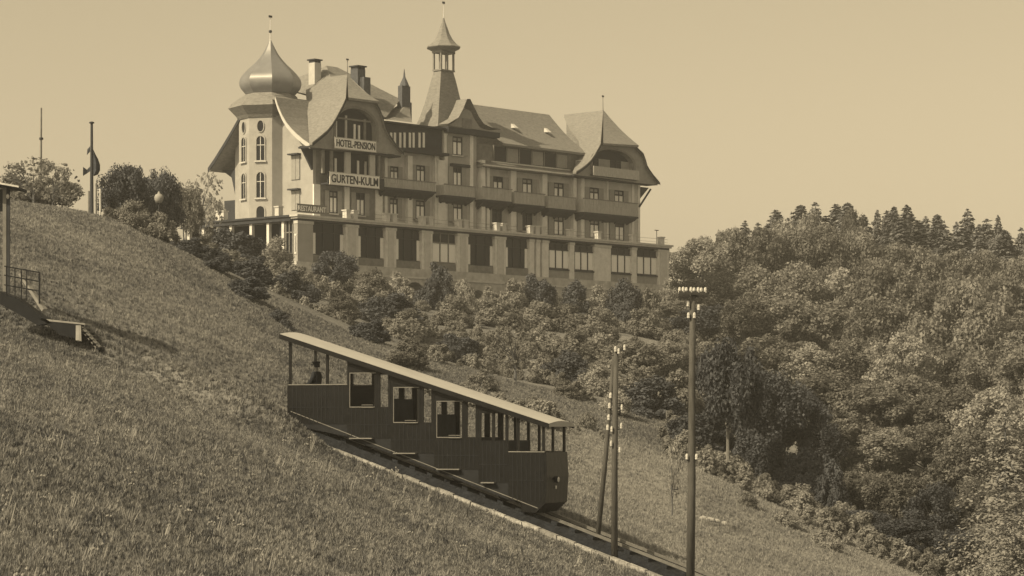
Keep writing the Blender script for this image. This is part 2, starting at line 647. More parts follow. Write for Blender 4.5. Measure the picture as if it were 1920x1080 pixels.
# taller weeds and pale flower heads scattered through the near meadow
weed_col = bpy.data.collections.new('weed_tufts')
for i in range(4):
    r_ = np.random.default_rng(300 + i)
    vs, fs = [], []
    for k in range(7):
        d_ = r_.uniform(0, 6.283)
        c_ = np.array([r_.uniform(-.1, .1), r_.uniform(-.1, .1), -0.03])
        h_w = r_.uniform(0.25, 0.5)
        t_ = c_ + np.array([0.14 * math.cos(d_), 0.14 * math.sin(d_), h_w])
        w_ = np.array([-math.sin(d_ + .6), math.cos(d_ + .6), 0]) * 0.014
        o_ = len(vs)
        vs += [c_ - w_, c_ + w_, t_ + w_ * .5, t_ - w_ * .5]
        fs.append((o_, o_ + 1, o_ + 2, o_ + 3))
        if i == 3 and k % 2 == 0:
            hw_ = 0.035
            o_ = len(vs)
            vs += [t_ + np.array(q_) * hw_ for q_ in ((-1, 0, 0), (0, -1, 0.6), (1, 0, 0), (0, 1, 0.6), (0, 0, 1.6), (0, 0, -.8))]
            fs += [(o_, o_ + 1, o_ + 4), (o_ + 1, o_ + 2, o_ + 4), (o_ + 2, o_ + 3, o_ + 4), (o_ + 3, o_, o_ + 4), (o_ + 1, o_, o_ + 5), (o_ + 2, o_ + 1, o_ + 5), (o_ + 3, o_ + 2, o_ + 5), (o_, o_ + 3, o_ + 5)]
    wme = bpy.data.meshes.new('weed_tuft')
    wme.from_pydata([tuple(v_) for v_ in vs], [], fs)
    wme.materials.append(MATS['blossom'] if i == 3 else MATS['grass_blade'])
    weed_col.objects.link(bpy.data.objects.new('weed_tuft', wme))
grass_patch('meadow_weeds', 'taller weeds and pale flower heads scattered in the near meadow', -30, 14, 38, 112, 0.8, 0.8, 0.5, 1.1,
            lambda c: (off_track(c) < -0.8) & in_view(c) & (vnoise(c[:, 0], c[:, 1], 7, 21) > -0.12), weed_col)

# ------------------------------------------------------------------ railway track
trk = thing('railway_track', 'straight funicular track on a raised dark stone bed down the slope', 'track')
tag(trk, kind='structure')
A0, A1 = -14.0, 26.0
LB = Vector((1, TA, TG)).normalized()


def track_prism(name, m, o0, o1, z0, z1, a0=A0, a1=A1, parent=trk):
    b = MB()
    q = []
    for a in (a0, a1):
        q += [track(a, o0, z0), track(a, o1, z0), track(a, o1, z1), track(a, o0, z1)]
    b.add(q, [(0, 1, 2, 3), (7, 6, 5, 4), (0, 4, 5, 1), (1, 5, 6, 2), (2, 6, 7, 3), (3, 7, 4, 0)])
    return b.build(name, m, parent)


track_prism('track_bed', 'track_stone', 0.62, 2.75, -0.6, 0.36)
for o in (1.12, 2.12):
    track_prism('rail', 'rail_steel', o - 0.04, o + 0.04, 0.47, 0.58)
n_sl = 62
for k in range(n_sl):
    a = A0 + 0.3 + k * (A1 - A0 - 0.6) / (n_sl - 1)
    track_prism('sleeper', 'track_stone', 0.74, 2.62, 0.34, 0.468, a - 0.10, a + 0.10)
# pale coping strip in front of the bed: single stones
n_k = 34
for k in range(n_k):
    a = 0.6 + k * 0.62
    j = random.uniform(-0.03, 0.03)
    w = 0.03 + 0.017 * max(0, k - 3)
    track_prism('kerb_stone', 'kerb_stone', 0.02 + j, min(0.12 + w, 0.56), -0.25, 0.13 + random.uniform(-0.03, 0.03), a, a + 0.585)

# ------------------------------------------------------------------ hotel
E1 = Vector((0.671, 0.742, 0)).normalized()
E2 = Vector((-E1.y, E1.x, 0))
O = at(558, 402, 240.0)
OX, OY = O.x, O.y
ZB = at(558, 490, 240.0).z
hotel = thing('hotel', 'long grand hill-top hotel with onion-domed tower, belvedere tower and arcaded terrace', 'hotel', (OX, OY, ZB),
              math.atan2(E1.y, E1.x))


def S(px, t):
    k = (px - 960) / F
    return (k * (OY + E2.y * t) - OX - E2.x * t) / (E1.x - E1.y * k)


def T(px, s):
    k = (px - 960) / F
    return (k * (OY + E1.y * s) - OX - E1.x * s) / (E2.x - E2.y * k)


def DY(s, t):
    return OY + E1.y * s + E2.y * t


def Z(py, s, t):
    return (HY - py) / F * DY(s, t) - ZB


def P(px, py, t):
    """local (s, z) of a photograph point on the plane t"""
    s = S(px, t)
    return s, Z(py, s, t)


LE = S(1254, 0)                # length of the terrace
ZC = Z(402, 0, 0)              # top of terrace cornice above its foot
T1 = 2.6                       # facade stands this far behind the terrace edge
SM0, SM1 = S(587, T1), S(1199.5, T1)
DEP = 11.0
ZT = ZC - 0.12                 # terrace floor
print('hotel', LE, ZC, SM0, SM1)


def window(s0, s1, z0, z1, t, parent=hotel, mull=1, transom=0.72, curtains='halves', fr=0.07, fm='timber_dark', face=-1, label=None):
    """window on a wall facing -t: frame (part) with panes and curtains"""
    b = MB()
    y0, y1 = t - 0.05, t + 0.08
    b.box(s0, s0 + fr, y0, y1, z0, z1).box(s1 - fr, s1, y0, y1, z0, z1)
    b.box(s0 + fr, s1 - fr, y0, y1, z0, z0 + fr).box(s0 + fr, s1 - fr, y0, y1, z1 - fr, z1)
    zt = z0 + (z1 - z0) * transom
    if transom < 1:
        b.box(s0 + fr, s1 - fr, y0 - 0.004, y1, zt - fr * 0.6, zt + fr * 0.6)
    for k in range(mull):
        c = s0 + (s1 - s0) * (k + 1) / (mull + 1)
        b.box(c - fr * 0.45, c + fr * 0.45, y0 + 0.004, y1, z0 + fr, z1 - fr)
    w = b.build('window', fm, parent)
    MB().box(s0 + fr, s1 - fr, t + 0.05, t + 0.07, z0 + fr, z1 - fr).build('pane', 'glass_dark', w)
    n = mull + 1
    wd = (s1 - s0) / n
    if curtains == 'full':
        for k in range(n):
            MB().box(s0 + wd * k + fr * 0.9, s0 + wd * (k + 1) - fr * 0.9, t + 0.02, t + 0.045, z0 + fr, zt - fr * 0.6).build('curtain', 'curtain', w)
    elif curtains == 'halves':
        zc = zt - fr * 0.6
        MB().box(s0 + fr, s0 + fr + wd * random.uniform(0.62, 0.92), t + 0.02, t + 0.045, z0 + fr, zc).build('curtain', 'curtain', w)
        MB().box(s1 - fr - wd * random.uniform(0.62, 0.92), s1 - fr, t + 0.02, t + 0.045, z0 + fr, zc).build('curtain', 'curtain', w)
        if random.random() < 0.6:
            MB().box(s0 + fr * 1.5, s1 - fr * 1.5, t + 0.03, t + 0.046, zt + fr * 1.1, z1 - fr * 1.6).build('valance', 'shutter', w)
    elif curtains == 'sides':
        zc = zt - fr
        MB().box(s0 + fr, s0 + fr + 0.40, t + 0.02, t + 0.045, z0 + fr, zc).build('curtain', 'curtain', w)
        MB().box(s1 - fr - 0.52, s1 - fr, t + 0.02, t + 0.045, z0 + fr, zc).build('curtain', 'curtain', w)
    return w


def part(name, m, *boxes):
    b = MB()
    for q in boxes:
        b.box(*q)
    return b.build(name, m, hotel)


# --- terrace storey
ZP = ZC - 0.55                 # underside of cornice
pil = [(558, 587), (648, 672), (723, 743), (791, 811), (858, 878), (928, 948.5), (993, 1002), (1006, 1013), (1017, 1029), (1068.5, 1077),
       (1115, 1145.5), (1185, 1194), (1234, 1254)]
ps = [(S(a, 0), S(b, 0)) for a, b in pil]
ps[0] = (0.0, ps[0][1])
for i, (a, b) in enumerate(ps):
    wide = (b - a) > 1.0
    o = part('pillar', 'pillar_stone' if i else 'plaster', (a, b, 0.0, 0.55, 0, ZP))
    MB().box(a - 0.05, b + 0.05, -0.06, 0.5, ZP - 0.28, ZP - 0.003).build('capital', 'stone_dressing', o)
    if wide and i not in (0, 10):
        MB().box(a + 0.36, b - 0.36, -0.09, 0.02, 0, ZP - 0.3).build('pilaster_strip', 'stone_dressing', o)
part('terrace_plinth', 'stone_wall', (-0.25, LE + 0.25, -0.12, 0.9, -1.0, 0.0))
part('cornice', 'stone_dressing', (-0.35, LE + 0.4, -0.35, 0.75, ZC - 0.18, ZC), (-0.2, LE + 0.25, -0.2, 0.7, ZC - 0.36, ZC - 0.18))
part('frieze', 'timber_dark', (-0.05, LE + 0.05, -0.05, 0.65, ZP, ZC - 0.36))
part('terrace_floor', 'plaster_worn', (0.0, LE, 0.75, T1 + 0.5, ZT - 0.3, ZT), (-0.2, SM0 + 0.5, 0.76, 17.0, ZT - 0.301, ZT - 0.001))
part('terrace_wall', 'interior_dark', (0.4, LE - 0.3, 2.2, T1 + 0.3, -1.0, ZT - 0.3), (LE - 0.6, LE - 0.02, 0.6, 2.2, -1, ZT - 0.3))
part('terrace_end_wall', 'plaster', (LE - 0.62, LE, 0.56, 3.2, 0.0, ZP))
dark_bays = [(587, 648), (672, 723), (743, 791), (811, 858), (878, 928), (948.5, 993)]
for k, (a, b) in enumerate(dark_bays):
    s0, s1 = S(a, 0.2), S(b, 0.2)
    MB().box(s0 - 0.1, s1 + 0.1, 0.22, 0.5, 0, 0.75).build('dado', 'timber_mid', hotel)
    if k == 3:
        w = window(s0, s1, 0.78, ZP - 0.05, 0.33, mull=2, transom=0.66, curtains='full', fm='timber_mid', fr=0.10)
    else:
        w = window(s0, s1, 0.78, ZP - 0.05, 0.33, mull=2, transom=0.70, curtains='sides', fr=0.05)
for a, b in [(1029, 1068.5), (1077, 1115), (1145.5, 1185), (1194, 1234)]:
    s0, s1 = S(a, 0.2), S(b, 0.2)
    MB().box(s0 - 0.1, s1 + 0.1, 0.16, 0.5, 0, 0.82).build('dado', 'gable_shingle', hotel)
    MB().box(s0 - 0.02, s1 + 0.02, 0.02, 0.5, 0.82, 0.96).build('sill', 'timber_dark', hotel)
    window(s0, s1, 0.97, ZP - 0.18, 0.25, mull=2, transom=0.74, curtains='full', fr=0.10)

# --- terrace along the west side: open porch, slab on posts
TW = T(340, -0.1)
part('west_cornice', 'timber_dark', (-0.36, 0.5, 0.76, TW, ZC - 0.19, ZC - 0.01), (-0.22, 0.5, 0.76, TW, ZC - 0.55, ZC - 0.19))
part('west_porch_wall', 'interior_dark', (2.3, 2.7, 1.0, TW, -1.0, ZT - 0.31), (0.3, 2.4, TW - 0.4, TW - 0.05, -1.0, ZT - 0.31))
part('west_plinth', 'stone_wall', (-0.2, 0.5, 0.9, TW, -1.6, 0.55))
for px in (345, 353, 380, 408, 432, 470, 502, 530):
    t = T(px, 0)
    MB().box(0.0, 0.34, t - 0.17, t + 0.17, 0.55, ZC - 0.55).build('porch_post', 'pillar_stone', hotel)
# bay window beside the corner pillar
t0, t1_ = T(556, 0.1), T(536, 0.1)
b = MB()
for tt in np.linspace(t0 + 0.1, t1_, 4):
    b.box(0.1, 0.2, tt - 0.05, tt + 0.05, 0.6, ZP)
b.box(0.1, 0.2, t0, t1_ + 0.1, 2.7, 2.8)
w = b.build('porch_window', 'timber_mid', hotel)
MB().box(0.22, 0.24, t0, t1_, 0.6, ZP).build('pane', 'glass_dark', w)
MB().box(-0.06, 0.1, 0.1, 0.4, 0.7, 2.55).build('pillar_slot', 'pillar_stone', hotel)
MB().box(-0.075, -0.05, 0.2, 0.3, 0.9, 2.4).build('slot_panel', 'timber_dark', hotel)

# --- parapet posts along the terrace edge, in pairs
for px in (650.5, 664, 724.5, 738, 792, 805.5, 860, 872, 931.5, 943, 994, 1006, 1017, 1069.5, 1121.5, 1187, 1240):
    s = S(px, 0.1)
    o = MB().box(s - 0.27, s + 0.27, -0.12, 0.42, ZC + 0.002, ZC + 0.72).build('parapet_post', 'white_paint', hotel)
    MB().box(s - 0.34, s + 0.34, -0.19, 0.49, ZC + 0.72, ZC + 0.84).build('cap', 'white_paint', o)
for px in (347, 355, 381, 410, 418, 521):
    t = T(px, 0.0)
    o = MB().box(-0.15, 0.4, t - 0.27, t + 0.27, ZC, ZC + 0.8).build('parapet_post', 'white_paint', hotel)
    MB().box(-0.22, 0.47, t - 0.33, t + 0.33, ZC + 0.8, ZC + 0.92).build('cap', 'white_paint', o)
b = MB()
for z in (0.25, 0.6):
    b.box(0.3, LE, 0.13, 0.15, ZC + z, ZC + z + 0.025)
b.build('railing', 'timber_mid', hotel)

# --- main walls
ZE_L = Z(283, S(660, T1), T1)       # underside of the west pavilion gable
ZE = Z(318, S(990, T1), T1)         # eaves of the east range
SP1 = S(718, T1)                    # west pavilion ends
SC0, SC1 = S(830, T1), S(893, T1)   # centre bay
SE0 = S(1090, T1)                   # east pavilion begins
TB = T1 + DEP
part('west_block_wall', 'plaster', (SM0, SP1, T1, TB, ZT, ZE_L))
part('middle_wall', 'plaster_worn', (SP1, SC0, T1 + 0.35, TB - 0.1, ZT, Z(284, S(770, T1), T1)))
part('centre_bay_wall', 'plaster', (SC0, SC1, T1 - 0.02, TB - 0.2, ZT, Z(243, S(860, T1), T1)))
part('east_range_wall', 'plaster_worn', (SC1, SE0, T1 + 0.35, TB - 0.15, ZT, ZE))
part('east_block_wall', 'plaster_worn', (SE0, SM1, T1, TB + 0.6, ZT, Z(335, S(1145, T1), T1)))

# facade cladding of the west pavilion is dark timber and shingle
tA = T1 - 0.06
part('west_cladding', 'timber_mid', (SM0 + 0.35, SP1, tA, T1 - 0.002, ZT, ZE_L))


def fwin(px0, px1, py0, py1, t=None, shut=True, **kw):
    t = T1 - 0.14 if t is None else t
    s0, s1 = S(px0, t), S(px1, t)
    sm = (s0 + s1) / 2
    z0, z1 = Z(py1, sm, t), Z(py0, sm, t)
    w = window(s0, s1, z0, z1, t, fr=0.09, **kw)
    if shut:
        h = (s1 - s0) * 0.52
        for a, c in ((s0 - h - 0.03, s0 - 0.03), (s1 + 0.03, s1 + 0.03 + h)):
            MB().box(a, c, t - 0.07, t - 0.01, z0, z1).build('shutter', 'shutter', w)
    MB().box(s0 - 0.1, s1 + 0.1, t - 0.16, t - 0.04, z0 - 0.12, z0 - 0.005).build('sill', 'stone_dressing', w)
    return w


# west pavilion, first floor
fwin(617, 632, 358, 400)
fwin(667, 683, 362, 404)
# second floor loggia behind the long sign
b = MB()
s0, s1 = S(603, T1), S(712, T1)
zl0, zl1 = Z(352, S(660, T1), T1), Z(289, S(660, T1), T1)
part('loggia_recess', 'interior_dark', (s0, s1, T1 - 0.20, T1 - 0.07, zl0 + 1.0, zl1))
part('loggia_parapet', 'timber_dark', (s0 - 0.2, s1 + 0.1, T1 - 1.05, T1 - 0.95, zl0, zl0 + 1.0), (s0 - 0.2, s1 + 0.1, T1 - 0.95, T1 - 0.08, zl0, zl0 + 0.15))
for px in (606, 622, 652, 698, 711):
    s = S(px, T1 - 0.9)
    wdt = 0.35 if px in (652, 698) else 0.14
    MB().box(s - wdt, s + wdt, T1 - 0.96, T1 - 0.75, zl0 + 1.0, zl1).build('loggia_post', 'stone_dressing' if px in (652, 698) else 'timber_mid', hotel)
for px in (630, 672, 686):
    s = S(px, T1 - 0.3)
    MB().box(s - 0.13, s + 0.13, T1 - 0.28, T1 - 0.21, zl0 + 1.0, zl1 - 0.6).build('door_frame', 'curtain', hotel)
# wall pilasters of the west pavilion
for px0, px1 in ((588, 600), (646, 655), (704, 717)):
    t = T1 - 0.12
    MB().box(S(px0, t), S(px1, t), t - 0.04, T1, ZT, zl0).build('pilaster', 'pilaster_pale', hotel)

# middle range windows
TM = T1 + 0.3
fwin(731, 746, 312, 345, t=TM - 0.1)
fwin(780, 796, 310, 343, t=TM - 0.1)
fwin(730, 745, 372, 408, t=TM - 0.1)
fwin(779, 796, 376, 412, t=TM - 0.1)
for px0, px1 in ((717, 722), (760, 769), (811, 818)):
    a, c = S(px0, TM), S(px1, TM)
    MB().box(a, c, TM - 0.35, TM + 0.1, ZT, Z(292, a, TM)).build('pilaster', 'pilaster_pale', hotel)
for px0, px1 in ((818, 831), (899, 906), (1086, 1092)):
    a, c = S(px0, T1), S(px1, T1)
    MB().box(a, c, T1 - 0.3, T1 + 0.5, ZT, Z(300, a, T1)).build('pilaster', 'pilaster_pale', hotel)


def balcony(px0, px1, py0, py1, out=1.2, t=T1, m='balcony_wood'):
    tf = t - out
    s0, s1 = S(px0, tf), S(px1, tf)
    sm = (s0 + s1) / 2
    z1, z0 = Z(py0, sm, tf), Z(py1, sm, tf)
    b = MB().box(s0, s1, tf, t, z0 - 0.18, z0)
    o = b.build('balcony', 'timber_dark', hotel)
    p = MB()
    n = max(4, int((s1 - s0) / 0.22))
    w = (s1 - s0 - 0.2) / n
    for k in range(n):
        p.box(s0 + 0.1 + k * w, s0 + 0.1 + (k + 0.72) * w, tf + 0.05, tf + 0.09, z0, z1 - 0.09)
    p.box(s0 + 0.04, s0 + 0.08, tf + 0.09, t, z0, z1 - 0.09).box(s1 - 0.08, s1 - 0.04, tf + 0.09, t, z0, z1 - 0.09)
    tag(p.build('balustrade', m, o), kind='stuff')
    MB().box(s0, s1, tf, tf + 0.14, z1 - 0.09, z1).build('handrail', 'timber_mid', o)
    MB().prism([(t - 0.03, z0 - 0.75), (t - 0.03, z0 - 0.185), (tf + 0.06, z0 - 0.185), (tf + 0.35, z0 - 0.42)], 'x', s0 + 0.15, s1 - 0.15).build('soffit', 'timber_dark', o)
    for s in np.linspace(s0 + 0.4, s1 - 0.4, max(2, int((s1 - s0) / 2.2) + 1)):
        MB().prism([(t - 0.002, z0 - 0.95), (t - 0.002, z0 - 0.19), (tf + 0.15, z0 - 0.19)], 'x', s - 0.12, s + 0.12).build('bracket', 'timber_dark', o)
    return o


balcony(722, 818, 337, 355)
balcony(834, 892, 347, 368, out=1.3)
balcony(906, 961, 352, 376)
balcony(966, 1023, 361, 384)
balcony(1029, 1081, 368, 392)
balcony(1095, 1197, 376, 402, out=1.5)

# centre bay windows
fwin(848, 866, 256, 291)
fwin(849, 865, 313, 348)
fwin(849, 866, 380, 416)
MB().box(S(843, T1), S(876, T1), T1 - 0.45, T1 - 0.04, Z(313, S(858, T1), T1), Z(308, S(858, T1), T1)).build('hood', 'timber_dark', hotel)
for px0, px1 in ((832, 838), (880, 886)):
    a, c = S(px0, T1), S(px1, T1)
    MB().box(a, c, T1 - 0.12, T1 + 0.1, ZT, Z(250, a, T1)).build('pilaster', 'pilaster_pale', hotel)

# east range windows
for px, y0 in ((933, 331), (988, 335), (1047, 343)):
    fwin(px - 9, px + 9, y0, y0 + 34, t=TM - 0.1, curtains='halves')
for px, y0 in ((931, 389), (988, 397), (1047, 405)):
    fwin(px - 9, px + 9, y0, y0 + 36, t=TM - 0.1, curtains='halves' if px > 1000 else 'none')
for px0, px1 in ((908, 913), (953, 963), (1012, 1021), (1070, 1076)):
    a, c = S(px0, TM), S(px1, TM)
    MB().box(a, c, TM - 0.4, TM + 0.1, ZT, ZE).build('pilaster', 'pilaster_pale', hotel)

# east pavilion windows
for px, y0 in ((1113.5, 352), (1160, 357)):
    fwin(px - 8.5, px + 8.5, y0, y0 + 33)
for px, y0 in ((1114, 411), (1161, 415)):
    fwin(px - 8.5, px + 8.5, y0, y0 + 36)
for px0, px1 in ((1091, 1095), (1137, 1140), (1184, 1188), (1195, 1199)):
    a, c = S(px0, T1), S(px1, T1)
    MB().box(a, c, T1 - 0.1, T1 + 0.1, ZT, Z(340, a, T1)).build('pilaster', 'pilaster_pale', hotel)

# --- west gable wall and its windows (closed shutters)
SB = SM0 - 1.5                       # plane of the west bargeboard
bargeR = [(582, 271), (570, 263), (557, 252), (547, 242), (538, 231), (530, 217), (522, 198), (517, 182)]
bargeL = [(391, 316), (404, 297), (420, 271), (435, 246), (449, 221), (462, 199), (475, 182)]
br = [(T(px, SB), Z(py, SB, T(px, SB))) for px, py in bargeR]
bl = [(T(px, SB), Z(py, SB, T(px, SB))) for px, py in bargeL]
apex = ((br[-1][0] + bl[-1][0]) / 2, max(br[-1][1], bl[-1][1]) + 0.1)
prof = br + [apex] + bl[::-1]
SWE = SM0 + 6.5
vs, fs = [], []
for (t, z) in prof:
    vs += [(SB, t, z), (SWE, t, z), (SB, t, z - 0.28), (SWE, t, z - 0.28)]
for i in range(len(prof) - 1):
    a, c = 4 * i, 4 * i + 4
    fs += [(a, a + 1, c + 1, c), (a + 2, c + 2, c + 3, a + 3), (a, c, c + 2, a + 2), (a + 1, a + 3, c + 3, c + 1)]
fs += [(0, 2, 3, 1), (4 * len(prof) - 4, 4 * len(prof) - 3, 4 * len(prof) - 1, 4 * len(prof) - 2)]
MB().add(vs, fs).build('west_roof', 'roof_slate', hotel)
for side, m in ((br, 'white_paint'), (bl, 'timber_dark')):
    b = MB()
    for (ta, za), (tb, zb) in zip(side[:-1], side[1:]):
        b.add([(SB - 0.10, ta, za + 0.05), (SB - 0.10, tb, zb + 0.05), (SB - 0.10, tb, zb - 0.38), (SB - 0.10, ta, za - 0.38),
               (SB - 0.003, ta, za + 0.05), (SB - 0.003, tb, zb + 0.05), (SB - 0.003, tb, zb - 0.38), (SB - 0.003, ta, za - 0.38)],
              [(0, 1, 2, 3), (4, 7, 6, 5), (0, 4, 5, 1), (3, 2, 6, 7), (0, 3, 7, 4), (1, 5, 6, 2)])
    b.build('bargeboard', m, hotel)
gw = [(T1 + 0.01, ZE_L - 0.1)]
for t, z in prof:
    if t > T1 + 0.3 and t < TB:
        gw.append((t, z - 0.3))
gw.append((TB - 0.01, ZE_L - 0.1))
MB().prism(gw, 'x', SM0 + 0.001, SM0 + 0.4).build('west_gable', 'plaster', hotel)
for px0, px1, py0, py1 in ((547, 563, 290, 337), (547, 563, 356, 394)):
    ta, tb = T(px1, SM0), T(px0, SM0)
    z0, z1 = Z(py1, SM0, ta), Z(py0, SM0, ta)
    w = MB().box(SM0 - 0.03, SM0 + 0.05, ta, tb, z0, z1).build('west_window', 'timber_dark', hotel)
    MB().box(SM0 - 0.07, SM0 - 0.032, ta + 0.05, (ta + tb) / 2 - 0.02, z0 + 0.05, z1 - 0.05).build('shutter', 'shutter', w)
    MB().box(SM0 - 0.07, SM0 - 0.032, (ta + tb) / 2 + 0.02, tb - 0.05, z0 + 0.05, z1 - 0.05).build('shutter', 'shutter', w)
    MB().box(SM0 - 0.5, SM0 - 0.02, ta - 0.1, tb + 0.12, z1 + 0.003, z1 + 0.14).build('hood', 'timber_dark', w)
# eaves return and bracket under the west corner
MB().prism([(SM0 - 0.002, ZE_L - 2.2), (SM0 - 0.002, ZE_L - 0.05), (SB, ZE_L - 0.05)], 'y', T1 + 0.02, T1 + 0.28).build('eaves_bracket', 'timber_dark', hotel)
tl = TB - 0.6
zl = bl[0][1]
MB().prism([(TB - 0.002, zl - 2.6), (TB - 0.002, zl - 0.1), (bl[0][0] - 0.3, zl - 0.1), (TB + 0.5, zl - 0.9)], 'x', SM0, SM0 + 0.3).build('eaves_bracket', 'timber_dark', hotel)
MB().box(SM0 + 0.02, SM0 + 1.5, TB - 0.003, TB + 1.6, ZT, Z(375, SM0, TB)).build('side_porch', 'timber_dark', hotel)

# --- onion-dome tower
ST = SM0 + 0.87
TT = T(507, ST)
PXM = F / DY(ST, TT)            # photograph pixels per metre at the tower
view = math.atan2(OY + E1.y * ST + E2.y * TT, OX + E1.x * ST + E2.x * TT)       # world azimuth of line of sight
rz = math.atan2(E1.y, E1.x)
# octagon turned so that one arris faces the camera just right of centre
oct_rot = (view + math.pi) - rz + R(3)


def tz_(py):
    return Z(py, ST, TT)


RT = 57.0 / PXM / math.cos(R(22.5)) * 0.95
shaft = MB().lathe((ST, TT, 0), [(RT, ZT - 1.0), (RT, tz_(213))], 8, oct_rot).build('tower_shaft', 'plaster', hotel)
sk_prof = [(RT * 1.03, tz_(226)), (RT * 1.10, tz_(220)), (77 / PXM, tz_(207)), (79 / PXM, tz_(205)), (72 / PXM, tz_(196)), (60 / PXM, tz_(187)), (50 / PXM, tz_(181)), (46 / PXM, tz_(178))]
sk_v, sk_f = [], []
for r_, z_ in sk_prof:
    for k in range(8):
        an = oct_rot + k * R(45)
        # the eaves run out into the west roof on the facade side
        side = -math.sin(an - oct_rot)
        lim = (52 / PXM) if 0.3 < math.sin(an - oct_rot) else r_
        rr_ = min(r_, max(lim, 46 / PXM)) if r_ > 56 / PXM else r_
        sk_v.append((ST + rr_ * math.cos(an), TT + rr_ * math.sin(an), z_))
for i in range(len(sk_prof) - 1):
    for k in range(8):
        sk_f.append((i * 8 + k, i * 8 + (k + 1) % 8, (i + 1) * 8 + (k + 1) % 8, (i + 1) * 8 + k))
MB().add(sk_v, sk_f).build('tower_eaves', 'roof_slate', hotel)
onion = [(46, 177.5), (50, 174), (56, 167), (58.5, 160), (58, 152), (54, 144), (48, 137), (40, 129), (31, 121), (23.5, 113), (17, 105), (12, 97), (8, 89), (4, 81), (1.6, 76)]
oy = np.array([y for r, y in onion][::-1])
orr = np.array([r for r, y in onion][::-1])
yy_ = np.linspace(76, 177.5, 44)[::-1]
ro_ = np.convolve(np.pad(np.interp(yy_, oy, orr), 2, mode='edge'), [0.1, 0.2, 0.4, 0.2, 0.1], 'valid')
MB().lathe((ST, TT, 0), [(float(r), tz_(float(y))) for r, y in zip(ro_ / PXM, yy_)], 8, oct_rot).build('onion_dome', 'roof_sheet', hotel)
fin = MB().tube([(ST, TT, tz_(79)), (ST, TT, tz_(34))], [0.07, 0.035], 6).build('finial', 'timber_pale', hotel)
MB().lathe((ST, TT, tz_(59)), [(0.02, -0.16), (0.14, -0.1), (0.17, 0), (0.14, 0.1), (0.02, 0.16)], 10).build('finial_ball', 'timber_dark', fin)
MB().box(ST - 0.22, ST + 0.22, TT - 0.03, TT + 0.03, tz_(33), tz_(29)).build('weather_vane', 'timber_dark', fin)
# arched windows on the two lit faces: face centre angles
for px, face in ((466, -1.5), (492, -0.5)):
    an = oct_rot + face * R(45)
    rr = RT * math.cos(R(22.5))
    nrm = Vector((math.cos(an), math.sin(an), 0))
    tan = Vector((-nrm.y, nrm.x, 0))
    cs = Vector((ST, TT, 0)) + nrm * rr
    for y0, y1, kind in ((232, 253, 'oval'), (261, 306, 'arch'), (328, 375, 'arch'), (391, 412, 'low')):
        if kind == 'low' and px == 466:
            continue
        z0, z1 = tz_(y1) + 0.0, tz_(y0)
        hw = 0.40 if px == 492 else 0.46
        pts = []
        if kind == 'oval':
            c = (z0 + z1) / 2
            pts = [(hw * 0.8 * math.cos(q), c + (z1 - z0) / 2 * math.sin(q)) for q in np.linspace(0, 2 * math.pi, 15)[:-1]]
        else:
            pts = [(-hw, z0), (hw, z0)] + [(hw * math.cos(q), z1 - hw + hw * math.sin(q)) for q in np.linspace(0, math.pi, 9)]

        def ring(d, k):
            cz = (z0 + z1) / 2
            return [cs + tan * (p[0] * k) + nrm * d + Vector((0, 0, cz + (p[1] - cz) * (1 + (k - 1) * 0.5))) for p in pts]
        n_ = len(pts)
        o_ = MB().add(ring(0.015, 1.28) + ring(0.09, 1.28) + ring(0.09, 1.0) + ring(0.015, 1.0),
                      [(i + j * n_, (i + 1) % n_ + j * n_, (i + 1) % n_ + (j + 1) % 4 * n_, i + (j + 1) % 4 * n_) for j in range(4) for i in range(n_)]
                      ).build('tower_window', 'plaster', hotel)
        MB().add(ring(0.02, 0.99), [tuple(range(n_))]).build('pane', 'glass_dark', o_)
        if kind == 'arch':
            q = MB()
            for u in (-hw * 0.02,):
                a_ = cs + tan * (u - 0.03) + nrm * 0.03 + Vector((0, 0, z0))
                q.add([a_, a_ + tan * 0.06, a_ + tan * 0.06 + Vector((0, 0, z1 - z0)), a_ + Vector((0, 0, z1 - z0))], [(0, 1, 2, 3)])
            for zz in (z0 + (z1 - z0) * 0.62,):
                a_ = cs - tan * hw + nrm * 0.032 + Vector((0, 0, zz))
                q.add([a_, a_ + tan * 2 * hw, a_ + tan * 2 * hw + Vector((0, 0, 0.06)), a_ + Vector((0, 0, 0.06))], [(0, 1, 2, 3)])
            q.build('glazing_bar', 'timber_pale', o_)
            a_ = cs - tan * (hw * 1.5) + Vector((0, 0, z0 - 0.16))
            MB().add([a_, a_ + tan * 3 * hw, a_ + tan * 3 * hw + nrm * 0.2, a_ + nrm * 0.2] + [v + Vector((0, 0, 0.12)) for v in
                     (a_, a_ + tan * 3 * hw, a_ + tan * 3 * hw + nrm * 0.2, a_ + nrm * 0.2)],
                     [(0, 1, 2, 3), (4, 7, 6, 5), (0, 4, 5, 1), (1, 5, 6, 2), (2, 6, 7, 3), (3, 7, 4, 0)]).build('sill', 'stone_dressing', o_)


